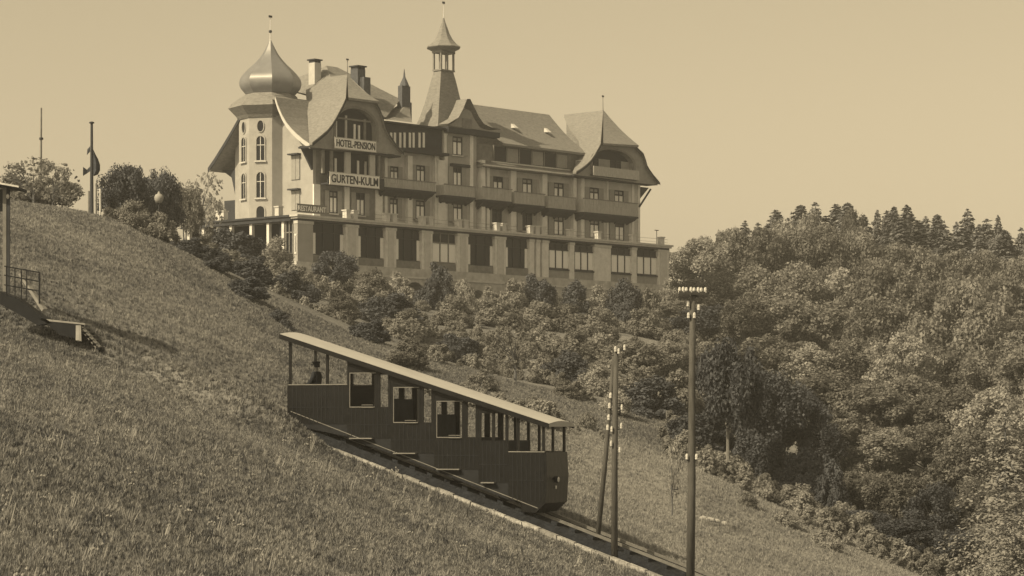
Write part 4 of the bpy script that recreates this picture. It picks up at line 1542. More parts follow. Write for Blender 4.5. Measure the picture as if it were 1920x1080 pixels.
floors = []
for i, (x0, x1, ys, yb, yh) in enumerate(comps):
    u0, u1 = U(x0), U(x1)
    um = (u0 + u1) / 2
    zs, zb = UZ(ys, um), UZ(yb, um)
    floors.append((u0, u1, zb, zs))
    o = MB().box(u0, u1 - 0.004, 0, 0.06, zb, zs).build('side_panel', 'car_paint', car)
    # beading on the panel
    MB().box(u0 + 0.03, u1 - 0.03, -0.02, -0.002, zb + (zs - zb) * 0.42, zb + (zs - zb) * 0.42 + 0.03).build('beading', 'car_iron', o)
    bt = MB()
    nb_ = max(3, int((u1 - u0) / 0.16))
    for q in range(1, nb_):
        uu = u0 + (u1 - u0) * q / nb_
        bt.box(uu - 0.012, uu + 0.012, -0.012, -0.001, zb + 0.02, zs - 0.03)
    tag(bt.build('matchboard_battens', 'car_iron', o), kind='stuff')
    MB().box(u0, u1 - 0.004, W - 0.06, W, zb, zs).build('side_panel', 'car_paint', car)
    MB().box(u0, u1 - 0.004, 0.06, W - 0.06, zb, zb + 0.1).build('floor', 'seat_wood', car)
    if yh is None:
        MB().box(u0, u1, -0.012, 0.075, zs, zs + 0.035).build('sill_rail', 'timber_mid', car)
        MB().box(u0, u1, W - 0.07, W + 0.01, zs, zs + 0.035).build('sill_rail', 'timber_mid', car)
        continue
    zh = UZ(yh, um)
    for y0, y1 in ((0.0, 0.06), (W - 0.06, W)):
        b = MB()
        slab(b, u0, u1, y0, y1, zh, zh, max(roof_z(u0) - 0.05, zh + 0.02), max(roof_z(u1) - 0.05, zh + 0.02))
        b.build('header_panel', 'car_paint', car)
    # door with window, then a narrow light beside it
    ud = u0 + (u1 - u0) * 0.66
    for y0, y1, near in ((-0.01, 0.07, True), (W - 0.07, W + 0.01, False)):
        b = MB()
        for u in ((u0 + 0.05, ud, u1 - 0.06) if i < 4 else (u0 + 0.05, um, u1 - 0.06)):
            b.box(u - 0.05, u + 0.05, y0, y1, zs, zh)
        if i < 4:
            b.box(ud + 0.05, ud + 0.16, y0 + 0.01, y1 - 0.01, zs, zh)
        b.build('window_post', 'car_paint', car)
    if i < 4:
        o = MB().box(u0 + 0.1, ud - 0.05, -0.025, -0.012, zs - 0.02, zs + 0.015).box(u0 + 0.1, u0 + 0.125, -0.025, -0.012, zs + 0.015, zh).build('door_trim', 'car_rail', car)
        MB().tube([(ud - 0.55, -0.06, zs + 0.07), (ud - 0.1, -0.06, zs + 0.07), (ud - 0.1, -0.06, zs - 0.02), (ud - 0.55, -0.06, zs - 0.02)], 0.014, 6).build('door_handle', 'car_rail', car)
        MB().box(u0 + 0.1, ud, -0.022, -0.01, zh, zh + 0.03).build('door_head', 'car_rail', car)
    # seats and partition
    MB().box(u1 - 0.10, u1 - 0.04, 0.07, W - 0.07, zb + 0.1, zs + 0.30 if i < 3 else zs).build('partition', 'seat_wood', car)
    MB().box(u1 - 0.55, u1 - 0.12, 0.1, W - 0.1, zb + 0.1, zb + 0.55).build('bench', 'seat_wood', car)
    MB().box(u0 + 0.12, u0 + 0.55, 0.1, W - 0.1, zb + 0.1, zb + 0.55).build('bench', 'seat_wood', car)
    # footboard
    MB().box(u0 + 0.15, ud - 0.1, -0.18, -0.003, zb - 0.02, zb + 0.02).build('footboard', 'timber_mid', car)

# end platforms: corner posts, end panels, apron
u0, u1, zb, zs = floors[0]
for u, y in ((u0 + 0.05, 0.05), (u0 + 0.05, W - 0.05), (U(613), 0.05), (U(613), W - 0.05)):
    MB().box(u - 0.045, u + 0.045, y - 0.045, y + 0.045, zs, roof_z(u) - 0.04).build('post', 'car_paint', car)
MB().box(u0 - 0.05, u0 - 0.002, 0, W, zb, zs).build('end_panel', 'car_paint', car)
MB().box(u1 - 0.05, u1 - 0.002, 0.07, W - 0.07, zs, zs + 0.02).build('rail', 'car_iron', car)
u0, u1, zb, zs = floors[-1]
for u, y in ((u1 - 0.05, 0.05), (u1 - 0.05, W - 0.05), (U(971), 0.05), (U(971), W - 0.05), (u1 - 0.05, W * 0.45)):
    MB().box(u - 0.045, u + 0.045, y - 0.045, y + 0.045, zs, roof_z(u) - 0.04).build('post', 'car_paint', car)
zap = UZ(962, u1)
MB().prism([(u1 + 0.002, zs), (u1 + 0.06, zs), (u1 + 0.10, zs - 0.9), (u1 + 0.04, zap + 0.35), (u1 - 0.35, zap), (u1 - 0.9, zap + 0.05), (u1 - 0.9, zb + 0.003), (u1 + 0.002, zb + 0.003)], 'y', 0.0, W).build('front_apron', 'car_paint', car)
lamp = MB().lathe((0, 0, 0), [(0.09, -0.12), (0.12, -0.02), (0.12, 0.04), (0.10, 0.06)], 14).build('headlamp', 'car_iron', car)
lamp.rotation_euler = (0, R(90), 0)
lamp.location = (u1 + 0.14, 0.95, UZ(900, u1))
l2 = MB().lathe((0, 0, 0), [(0.10, 0.058), (0.09, 0.08), (0.03, 0.095)], 14).build('lamp_glass', 'porcelain', lamp)
MB().box(u1 + 0.09, u1 + 0.13, 0.9, 1.0, UZ(900, u1) - 0.34, UZ(900, u1) - 0.22).build('number_plate', 'porcelain', car)
# sloping chassis and wheels
uc0, uc1 = U(545), U(1008)


def rail_z(u):
    # top of the rail under local position u (track passes through its own line)
    w = Vector((CX0, CY0, 0)) + h_ * u
    a = (w.x - T0.x)
    return T0.z + TG * ((w.x - T0.x) * 1.0) + 0.58


gr = (rail_z(uc1) - rail_z(uc0)) / (uc1 - uc0)
b = MB()
for y0, y1 in ((0.10, 0.24), (W - 0.24, W - 0.10)):
    slab(b, uc0, uc1, y0, y1, rail_z(uc0) + 0.28, rail_z(uc1) + 0.28, rail_z(uc0) + 0.62, rail_z(uc1) + 0.62)
for k in range(7):
    u = uc0 + (uc1 - uc0) * (k + 0.5) / 7
    b.box(u - 0.08, u + 0.08, 0.24, W - 0.24, rail_z(u) + 0.32, rail_z(u) + 0.56)
b.build('chassis', 'car_iron', car)
b = MB()
slab(b, uc0, uc1, -0.004, 0.010, rail_z(uc0) + 0.24, rail_z(uc1) + 0.24, rail_z(uc0) + 0.27, rail_z(uc1) + 0.27)
b.build('chassis_flange', 'timber_mid', car)
# infill between chassis and stepped floors
for i, (u0, u1, zb, zs) in enumerate(floors[:-1]):
    b = MB()
    slab(b, u0, u1 - 0.004, 0.012, W - 0.012, min(rail_z(u0) + 0.14, zb - 0.02), min(rail_z(u1) + 0.14, zb - 0.02), zb - 0.004, zb - 0.004)
    b.build('underframe', 'car_iron', car)
for u in (uc0 + 1.2, uc0 + 3.0, uc1 - 3.2, uc1 - 1.4):
    for y in (0.62, 1.62):
        w_ = MB().lathe((0, 0, 0), [(0.05, -0.09), (0.32, -0.05), (0.32, 0.03), (0.37, 0.035), (0.37, 0.06), (0.05, 0.07)], 20).build('wheel', 'car_iron', car)
        w_.rotation_euler = (R(90), 0, 0)
        w_.location = (u, y, rail_z(u) + 0.34)
# brake column on the upper platform
u0, u1, zb, zs = floors[0]
bu = U(572, 0.7)
o = MB().tube([(bu, 0.8, zb + 0.1), (bu, 0.8, zs + 0.05)], 0.035, 8).build('brake_column', 'car_iron', car)
rim = MB()
rim.tube([(bu + 0.2 * math.cos(q), 0.8 + 0.2 * math.sin(q), zs + 0.08) for q in np.linspace(0, 2 * math.pi, 17)], 0.018, 6)
rim.box(bu - 0.2, bu + 0.2, 0.785, 0.815, zs + 0.07, zs + 0.09)
rim.build('handwheel', 'car_rail', o)

# ------------------------------------------------------------------ conductor on the upper platform
pu = U(594, 0.9)
fl = zb + 0.1
hgt = UZ(677.5, pu, 0.9) - fl
pw = Vector((CX0, CY0, 0)) + h_ * pu + p_ * 0.9
person = thing('person', 'conductor in dark coat and peaked cap standing on the upper platform', 'person', (pw.x, pw.y, fl + CZ0), math.atan2(h_.y, h_.x) + math.pi)
k = hgt / 1.80
# local +x looks uphill (left in the photograph)
J = {'pelvis': (0, 0, .95), 'belly': (0.01, 0, 1.10), 'chest': (0.0, 0, 1.32), 'neck': (0.01, 0, 1.49), 'jaw': (0.035, 0, 1.575), 'head': (0.02, 0, 1.67), 'crown': (0.01, 0, 1.74), 'nose': (0.115, 0, 1.64),
     'shl': (0.0, 0.19, 1.41), 'ell': (0.10, 0.25, 1.14), 'wrl': (0.33, 0.17, 1.04), 'hal': (0.42, 0.14, 1.03),
     'shr': (0.0, -0.19, 1.41), 'elr': (0.08, -0.27, 1.14), 'wrr': (0.32, -0.20, 1.03), 'har': (0.41, -0.17, 1.02),
     'hil': (0, 0.10, .90), 'knl': (0.03, 0.11, .50), 'anl': (-0.01, 0.11, .09), 'tol': (0.17, 0.13, .045),
     'hir': (0, -0.10, .90), 'knr': (0.03, -0.11, .50), 'anr': (-0.01, -0.11, .09), 'tor': (0.17, -0.13, .045)}
RAD = {'pelvis': (.165, .13), 'belly': (.155, .125), 'chest': (.20, .17), 'neck': (.062, .062), 'jaw': (.072, .066), 'head': (.100, .085), 'crown': (.075, .07), 'nose': (.016, .014),
       'shl': (.095, .095), 'ell': (.072, .072), 'wrl': (.050, .050), 'hal': (.040, .024), 'hil': (.105, .105), 'knl': (.072, .072), 'anl': (.052, .052), 'tol': (.045, .032)}
E = [('pelvis', 'belly'), ('belly', 'chest'), ('chest', 'neck'), ('neck', 'jaw'), ('jaw', 'head'), ('head', 'crown'), ('head', 'nose')]
for sd in 'lr':
    E += [('chest', 'sh' + sd), ('sh' + sd, 'el' + sd), ('el' + sd, 'wr' + sd), ('wr' + sd, 'ha' + sd), ('pelvis', 'hi' + sd), ('hi' + sd, 'kn' + sd), ('kn' + sd, 'an' + sd), ('an' + sd, 'to' + sd)]
    sg = 1 if sd == 'l' else -1
    hx = J['ha' + sd]
    for q in range(4):
        J['f%s%d' % (sd, q)] = (hx[0] + 0.05, hx[1] + (q - 1.5) * 0.022, hx[2] + 0.005)
        J['g%s%d' % (sd, q)] = (hx[0] + 0.075 - 0.006 * abs(q - 1), hx[1] + (q - 1.5) * 0.024, hx[2] - 0.03)
        RAD['f%s%d' % (sd, q)] = RAD['g%s%d' % (sd, q)] = (.0095, .0095)
        E += [('ha' + sd, 'f%s%d' % (sd, q)), ('f%s%d' % (sd, q), 'g%s%d' % (sd, q))]
    J['t' + sd] = (hx[0] + 0.01, hx[1] - sg * 0.05, hx[2] - 0.012)
    RAD['t' + sd] = (.010, .010)
    E.append(('wr' + sd, 't' + sd))
names = list(J)
me = bpy.data.meshes.new('body')
me.from_pydata([tuple(c * k for c in J[n]) for n in names], [(names.index(a), names.index(b)) for a, b in E], [])
body = bpy.data.objects.new('body', me)
col.objects.link(body)
body.parent = person
sk = body.modifiers.new('skin', 'SKIN')
for i, n in enumerate(names):
    r = RAD.get(n) or RAD[n[:-1] + 'l']
    me.skin_vertices[0].data[i].radius = (r[0] * k, r[1] * k)
    me.skin_vertices[0].data[i].use_root = (n == 'pelvis')
sk.use_smooth_shade = True
ss = body.modifiers.new('smooth', 'SUBSURF')
ss.levels = ss.render_levels = 2
# bake so that the uniform and the face and hands take their own materials
dg = bpy.context.evaluated_depsgraph_get()
bm_ = bpy.data.meshes.new_from_object(body.evaluated_get(dg))
body.modifiers.clear()
body.data = bm_
bm_.materials.clear()
bm_.materials.append(MATS['cloth_dark'])
bm_.materials.append(MATS['skin'])
for pf in bm_.polygons:
    c = pf.center / k
    pf.material_index = 1 if (c.z > 1.50 or (c.x > 0.345 and c.z > 0.9)) else 0
    pf.use_smooth = True
cap = MB().lathe((0.015 * k, 0, 0), [(0.098 * k, 1.70 * k), (0.104 * k, 1.735 * k), (0.125 * k, 1.775 * k), (0.118 * k, 1.80 * k), (0.02 * k, 1.805 * k)], 16)
cap.prism([(0.08 * k, -0.08 * k), (0.17 * k, -0.05 * k), (0.19 * k, 0), (0.17 * k, 0.05 * k), (0.08 * k, 0.08 * k)], 'z', 1.70 * k, 1.712 * k)
cap.build('cap', 'cloth_dark', person, smooth=False)
coat = MB().lathe((0, 0, 0), [(0.165 * k, 1.12 * k), (0.185 * k, 0.95 * k), (0.20 * k, 0.72 * k), (0.215 * k, 0.52 * k), (0.19 * k, 0.52 * k)], 16, 0, 0.8, 1.05)
coat.build('coat_skirt', 'cloth_dark', person, smooth=True)
MB().lathe((0.0, 0, 0), [(0.09 * k, 1.62 * k), (0.104 * k, 1.66 * k), (0.101 * k, 1.705 * k)], 14, 0, 0.9, 0.88).build('hair', 'cloth_dark', person)
for sg in (1, -1):
    MB().lathe((0.105 * k, sg * 0.033 * k, 1.665 * k), [(0.004, -0.008), (0.010, 0), (0.004, 0.008)], 6).build('eye', 'letter_black', person)
MB().box(0.095 * k, 0.108 * k, -0.025 * k, 0.025 * k, 1.594 * k, 1.602 * k).build('mouth', 'letter_black', person)


# ------------------------------------------------------------------ poles
def insulator(b, p, s=1.0):
    s = s * 0.8
    b.lathe(p, [(0.05 * s, 0), (0.075 * s, 0.02), (0.065 * s, 0.09), (0.08 * s, 0.10), (0.06 * s, 0.19), (0.02 * s, 0.21)], 8)


Yp = 90.0
base = at(1294, 1096, Yp)
base.z = min(base.z, tz(base.x, base.y) - 0.05)
tp = at(1299, 546, Yp)
o = thing('telegraph_pole', 'tall bare telegraph pole with crossarm of white insulators, right of the track', 'pole', base)
rel = lambda v: v - base
MB().tube([rel(base), rel(base.lerp(tp, 0.35)) + Vector((0.02, 0, 0)), rel(base.lerp(tp, 0.7)), rel(tp)], [0.155, 0.14, 0.12, 0.10], 10).build('shaft', 'pole_wood', o, True)
d = Vector((0.92, 0.39, 0))
ct = rel(at(1299, 553, Yp))
b = MB()
for sgn, z in ((-1, 0), (1, 0.06)):
    q = ct + Vector((0, -0.12 * sgn, z))
    b.add([q - d * 0.55 + Vector((0, y, zz)) for y in (-.05, .05) for zz in (-.06, .06)] + [q + d * 0.55 + Vector((0, y, zz)) for y in (-.05, .05) for zz in (-.06, .06)],
          [(0, 1, 3, 2), (4, 6, 7, 5), (0, 4, 5, 1), (2, 3, 7, 6), (1, 5, 7, 3), (0, 2, 6, 4)])
b.build('crossarm', 'pole_wood', o)
for i, u in enumerate((-0.5, -0.38, -0.24, -0.08, 0.06, 0.2, 0.34, 0.48)):
    b = MB()
    insulator(b, ct + d * u + Vector((0, -0.12 if i % 2 else 0.12, 0.06)), 0.9)
    b.build('insulator', 'porcelain', o)
for px, py in ((1291, 597), (1302, 597), (1288, 862), (1306, 862), (1290, 575), (1310, 582)):
    b = MB()
    insulator(b, rel(at(px, py, Yp - 0.12)), 0.9)
    q = b.build('insulator', 'porcelain', o)
    MB().tube([rel(at(px, py, Yp - 0.12)), rel(at(1298, py + 3, Yp))], 0.012, 6).build('pin', 'car_iron', o)

a_ = 11.0
q = track(a_, 0.35)
Yq = q.y
b1 = at(1152, 1066, Yq)
b1.z = min(b1.z, tz(b1.x, b1.y))
t1p = at(1155, 657, Yq)
o = thing('wire_pole', 'shorter upright pole with small insulators at the track edge', 'pole', b1)
MB().tube([Vector((0, 0, 0)), (t1p - b1) * 0.5 + Vector((-0.02, 0, 0)), t1p - b1], [0.125, 0.11, 0.085], 10).build('shaft', 'pole_wood', o, True)
for px, py in ((1154, 656), (1160, 660), (1171, 653), (1162, 845), (1147, 806), (1146, 833), (1165, 800), (1166, 765)):
    b = MB()
    insulator(b, at(px, py + 4, Yq - 0.12) - b1, 0.75)
    b.build('insulator', 'porcelain', o)
    MB().tube([at(px, py + 3, Yq - 0.12) - b1, at(1154, py + 8, Yq) - b1], 0.012, 6).build('pin', 'car_iron', o)
b2 = at(1117, 1048, Yq + 0.9)
b2.z = min(b2.z, tz(b2.x, b2.y))
t2p = at(1151, 668, Yq + 0.2)
o = thing('brace_pole', 'slim leaning brace pole with a row of white insulators beside the shorter pole', 'pole', b2)
MB().tube([Vector((0, 0, 0)), (t2p - b2) * 0.5 + Vector((0.03, 0, 0)), t2p - b2], [0.095, 0.085, 0.07], 10).build('shaft', 'pole_wood', o, True)
for px, py in ((1145, 742), (1143, 761), (1141.5, 783), (1139.5, 802)):
    b = MB()
    insulator(b, at(px, py + 5, Yq + 0.25) - b2, 0.95)
    b.build('insulator', 'porcelain', o)

# ------------------------------------------------------------------ station shelter, stair and railing on the left
ya = 101.0


def gpt(px, py, Y, base):
    return at(px, py, Y) - base


sb_ = at(9, 556, ya)
sb_.z = min(sb_.z, tz(sb_.x, sb_.y))
o = thing('station_shelter', 'corner of a dark station shelter with a thin sloping roof at left edge', 'shelter', sb_)
zt_ = at(9, 352, ya).z - sb_.z
MB().box(-0.07, 0.07, -0.07, 0.07, 0, zt_).build('post', 'timber_mid', o)
MB().box(0.072, 0.20, -0.05, 0.05, 0, zt_).build('post', 'timber_dark', o)
b = MB()
b.add([(-6, -0.6, zt_ + 1.1), (0.64, -0.6, zt_ - 0.08), (0.64, 1.2, zt_ - 0.08), (-6, 1.2, zt_ + 1.1), (-6, -0.6, zt_ + 1.19), (0.64, -0.6, zt_ + 0.0), (0.64, 1.2, zt_ + 0.0), (-6, 1.2, zt_ + 1.19)],
      [(0, 3, 2, 1), (4, 5, 6, 7), (0, 1, 5, 4), (1, 2, 6, 5), (2, 3, 7, 6), (3, 0, 4, 7)])
b.build('roof', 'timber_dark', o)
b = MB()
b.add([(-6, -0.64, zt_ + 1.13), (0.66, -0.64, zt_ - 0.05), (0.66, -0.61, zt_ - 0.05), (-6, -0.61, zt_ + 1.13), (-6, -0.64, zt_ + 1.21), (0.66, -0.64, zt_ + 0.02), (0.66, -0.61, zt_ + 0.02), (-6, -0.61, zt_ + 1.21)],
      [(0, 3, 2, 1), (4, 5, 6, 7), (0, 1, 5, 4), (1, 2, 6, 5), (2, 3, 7, 6), (3, 0, 4, 7)])
b.build('roof_edge', 'timber_pale', o)
MB().box(-6, -0.08, 0.2, 0.3, zt_ - 0.9, zt_ - 0.05).build('fascia', 'timber_dark', o)
MB().box(-5.9, -5.7, 0, 0.2, -1, zt_ + 0.9).build('post', 'timber_dark', o)
MB().lathe((0.14, -0.12, zt_ - 0.35), [(0.02, -0.1), (0.06, -0.04), (0.06, 0.05), (0.02, 0.1)], 8).build('lamp', 'porcelain', o)
MB().box(-6, 0.22, -0.3, 1.6, -0.35, 0.0).build('platform', 'timber_dark', o)

yb = 96.2
rb = at(75, 560, yb)
o = thing('platform_railing', 'dark iron railing with thin bars on the small platform', 'railing', rb)
for px in (12, 28, 40, 50, 74):
    z1 = at(px, 500 + (px - 10) * 0.17, yb)
    z0_ = at(px, 556 + (px - 10) * 0.2, yb)
    MB().tube([z0_ - rb, z1 - rb], 0.025 if px != 74 else 0.035, 6).build('post', 'car_iron', o)
for dy in (0, 17, 35):
    MB().tube([at(8, 499 + dy, yb) - rb, at(75, 511 + dy, yb) - rb], 0.022, 6).build('rail', 'car_iron', o)

sb2 = at(80, 600, yb)
o = thing('wooden_stair', 'short weathered wooden stair with landing leading down to the track', 'stair', sb2)
d2 = Vector((0.1, 0.5, 0))


def plank(name, pts, m, depth=0.9, par=None):
    b = MB()
    fr = [at(x, y, yb) - sb2 for x, y in pts]
    n = len(fr)
    b.add(fr + [v + Vector((0.12, depth, 0)) for v in fr], [tuple(range(n)), tuple(range(2 * n - 1, n - 1, -1))] + [(i, (i + 1) % n, (i + 1) % n + n, i + n) for i in range(n)])
    return b.build(name, m, par or o)


plank('stringer', [(34, 514), (37, 512), (82, 579), (78, 584)], 'board_mid', 0.12)
plank('painted_shade', [(0, 546), (34, 560), (74, 590), (98, 606), (70, 610), (40, 592), (0, 570)], 'car_iron', 0.4)  # near-black sheet painted as the shade under the platform, no real board
plank('landing_boards', [(76, 597), (158, 606), (160, 609), (78, 601)], 'board_mid', 0.7)
plank('landing_side', [(82, 601.5), (150, 609), (150, 636), (112, 628)], 'car_iron', 0.2)  # near-black colour carries the shadow beneath the landing
plank('landing_post', [(142, 610), (146, 610), (147, 640), (142, 638)], 'board_mid', -0.04)
plank('stringer', [(146, 612), (150, 612), (184, 650), (180, 654)], 'timber_mid', 0.1)
for i in range(6):
    x, y = 148 + i * 6.3, 612 + i * 7.2
    plank('tread', [(x, y), (x + 8, y + 1), (x + 8, y + 3), (x, y + 2)], 'timber_mid', 1.1)
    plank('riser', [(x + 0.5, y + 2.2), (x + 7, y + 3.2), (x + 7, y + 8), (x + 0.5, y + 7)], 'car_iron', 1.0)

# ------------------------------------------------------------------ flagpoles and fence on the crest
yf = 158.0


def on_ground(px, Y):
    X = (px - 960) / F * Y
    return Vector((X, Y, tz(X, Y)))


g = on_ground(172, yf)
o = thing('flagpole', 'flagpole with a limp dark flag on the hill crest', 'flagpole', g - Vector((0, 0, 0.2)))
top = at(172, 226, yf).z - g.z
MB().tube([(0, 0, 0), (0, 0, top)], [0.13, 0.075], 8).build('pole', 'timber_dark', o)
MB().lathe((0, 0, top), [(0.05, 0), (0.16, 0.03), (0.16, 0.1), (0.05, 0.14)], 8).build('truck', 'timber_dark', o)
zz = lambda py: at(172, py, yf).z - g.z + 0.2
vs = []
outl = [(280, 0.02), (288, 0.14), (297, 0.30), (308, 0.42), (318, 0.42), (326, 0.30), (329, 0.05)]
for i, (py, w) in enumerate(outl):
    vs += [(0.08, -0.02, zz(py)), (0.08 + w * 0.5, -0.18 * (1 if i % 2 else 0.6), zz(py)), (0.08 + w, 0.06, zz(py + 1))]
fs = []
for i in range(len(outl) - 1):
    a, c = 3 * i, 3 * i + 3
    fs += [(a, a + 1, c + 1, c), (a + 1, a + 2, c + 2, c + 1)]
MB().add(vs, fs).add([(-0.1, 0, zz(312)), (-0.3, 0.05, zz(318)), (-0.52, -0.05, zz(313)), (-0.54, 0.0, zz(330)), (-0.3, 0.08, zz(325)), (-0.1, 0.02, zz(321))], [(0, 1, 4, 5), (1, 2, 3, 4)]) \
    .add([(-0.1, 0, zz(274)), (-0.28, 0.05, zz(280)), (-0.3, 0.0, zz(291)), (-0.1, 0.02, zz(284))], [(0, 1, 2, 3)]).build('flag', 'flag_cloth', o)
for px, y0 in ((180.5, 337), (166.5, 352), (188, 348)):
    p0 = on_ground(px, yf) - g
    MB().tube([p0, Vector((p0.x, p0.y, at(px, y0, yf).z - g.z))], 0.06, 6).build('stay_post', 'timber_mid' if px < 185 else 'timber_pale', o)
g = on_ground(76, 178)
o = thing('bare_mast', 'thin bare mast rising from behind the leafy tree on the crest', 'mast', g)
MB().tube([(0, 0, 0), (0.05, 0, at(77, 202, 178).z - g.z)], [0.12, 0.06], 6).build('shaft', 'timber_mid', o)
MB().tube([(0.05, 0, at(77, 262, 178).z - g.z), (0.05, 0, at(77, 258, 178).z - g.z)], 0.14, 8).build('joint_band', 'timber_dark', o)
g = on_ground(120, yf)
o = thing('low_fence', 'low dark post fence on the crest between tree and flagpole', 'fence', g)
for px in (118, 127, 134, 141, 148, 155, 162):
    p0 = on_ground(px, yf) - g
    MB().box(p0.x - 0.05, p0.x + 0.05, p0.y - 0.05, p0.y + 0.05, p0.z - 0.1, p0.z + (0.62 if px != 118 else 1.0)).build('post', 'timber_mid', o)
p0, p1 = on_ground(118, yf) - g, on_ground(166, yf) - g
for dz in (0.3, 0.5):
    MB().tube([p0 + Vector((0, 0.06, dz)), p1 + Vector((0, 0.06, dz))], 0.035, 6).build('rail', 'timber_dark', o)
g = on_ground(298, 184)
o = thing('globe_lamp', 'pale round globe lamp among the dark trees left of the hotel', 'lamp', g)
zg = at(298, 371, 184).z - g.z
MB().tube([(0, 0, 0), (0, 0, zg - 0.3)], 0.05, 6).build('post', 'timber_dark', o)
MB().lathe((0, 0, zg), [(0.05, -0.38), (0.22, -0.32), (0.32, -0.12), (0.33, 0.05), (0.26, 0.22), (0.10, 0.30), (0.10, 0.36), (0.03, 0.46)], 12).build('globe', 'board_mid', o, True)


# ------------------------------------------------------------------ vegetation
def leaf_quads(pos, nrm, size, r):
    """one bent leaf-spray per point; returns vertices and quads"""
    n = len(pos)
    ref = r.normal(size=(n, 3))
    a = np.cross(nrm, ref)
    a /= np.linalg.norm(a, axis=1, keepdims=True) + 1e-9
    b = np.cross(nrm, a)
    s = size * r.uniform(0.6, 1.35, (n, 1))
    w = s * r.uniform(0.45, 0.8, (n, 1))
    v = np.stack([pos - a * s, pos - b * w + nrm * s * 0.18, pos + a * s, pos + b * w - nrm * s * 0.12], 1).reshape(-1, 3)
    q = np.arange(4 * n).reshape(n, 4)
    return v, q


def broadleaf(seed, n_cl=46, leaves=210, shape=(1, 1, 1), leaf=0.032, gap=0.16, low=0.12):
    """crown of unit height (trunk foot at 0, top at 1), half width about 0.42"""
    r = np.random.default_rng(seed)
    P_, N_ = [], []
    cl = []
    tries = 0
    while len(cl) < n_cl and tries < 4000:
        tries += 1
        d = r.normal(size=3)
        d /= np.linalg.norm(d)
        rad = r.uniform(0.55, 1.0) ** 0.6
        if d[2] < -0.75:
            continue
        lump = 1 + 0.22 * math.sin(3 * math.atan2(d[1], d[0]) + seed) + 0.12 * r.normal()
        c = np.array([d[0] * 0.36 * rad * lump * shape[0], d[1] * 0.36 * rad * lump * shape[1], 0.55 + d[2] * 0.37 * rad * (0.9 + 0.1 * lump) * shape[2]])
        if c[2] < low:
            continue
        cl.append((c, r.uniform(0.05, 0.115)))
    for c, rc in cl:
        n = int(leaves * (rc / 0.085) ** 2)
        d = r.normal(size=(n, 3))
        d /= np.linalg.norm(d, axis=1, keepdims=True)
        rr = rc * r.uniform(0.2, 1.25, (n, 1))
        p = c + d * rr
        keep = np.sin(p[:, 0] * 41 + seed) * np.sin(p[:, 1] * 37) * np.sin(p[:, 2] * 43 + 1) > -1 + gap * 2.2
        p, d = p[keep], d[keep]
        nn = d * 0.55 + np.array([0, 0, 0.25]) + r.normal(size=p.shape) * 0.5
        nn /= np.linalg.norm(nn, axis=1, keepdims=True)
        P_.append(p)
        N_.append(nn)
    Pp, Nn = np.concatenate(P_), np.concatenate(N_)
    v, q = leaf_quads(Pp, Nn, leaf, r)
    b = MB()
    zt = 0.62
    b.tube([(0, 0, -0.05), (0.012, 0.005, 0.15), (-0.008, 0.012, 0.35), (0.01, 0, zt)], [0.030, 0.022, 0.016, 0.007], 7)
    for c, rc in cl[:9]:
        z0 = r.uniform(0.2, 0.42)
        b.tube([(0, 0, z0), tuple(np.array([0, 0, z0]) * 0.45 + c * 0.5 + np.array([0, 0, 0.02])), tuple(c)], [0.012, 0.008, 0.003], 5)
    return v, q, b


def bush(seed, n_cl=60, leaves=210, leaf=0.027, gap=0.15):
    """shrub of unit height and half width about 0.5, leafy to the ground"""
    r = np.random.default_rng(seed)
    P_, N_, cl = [], [], []
    for i in range(n_cl):
        a = r.uniform(0, 6.283)
        e = r.uniform(0.0, 1.0)
        rho = math.sqrt(r.uniform(0.02, 1.0))
        lump = 1 + 0.18 * math.sin(2 * a + seed) + 0.14 * math.sin(5 * a + 2 * seed)
        c = np.array([0.40 * rho * lump * math.cos(a), 0.40 * rho * lump * math.sin(a), 0])
        top = (1 - rho ** 2.2 * 0.72) * r.uniform(0.72, 0.9)
        c[2] = top * (e ** 0.45)
        cl.append((c, r.uniform(0.07, 0.15)))
    for c, rc in cl:
        n = int(leaves * (rc / 0.11) ** 2)
        d = r.normal(size=(n, 3))
        d /= np.linalg.norm(d, axis=1, keepdims=True)
        p = c + d * rc * r.uniform(0.3, 1.2, (n, 1))
        p[:, 2] = np.abs(p[:, 2])
        out = p - np.array([0, 0, 0.3])
        out /= np.linalg.norm(out, axis=1, keepdims=True) + 1e-6
        nn = d * 0.4 + out * 0.4 + np.array([0, 0, 0.25]) + r.normal(size=p.shape) * 0.5
        nn /= np.linalg.norm(nn, axis=1, keepdims=True)
        P_.append(p)
        N_.append(nn)
    v, q = leaf_quads(np.concatenate(P_), np.concatenate(N_), leaf, r)
    b = MB()
    for c, rc in cl[:7]:
        b.tube([(c[0] * 0.1, c[1] * 0.1, -0.05), tuple(c * 0.5 + np.array([0, 0, 0.05])), tuple(c)], [0.022, 0.015, 0.005], 5)
    return v, q, b


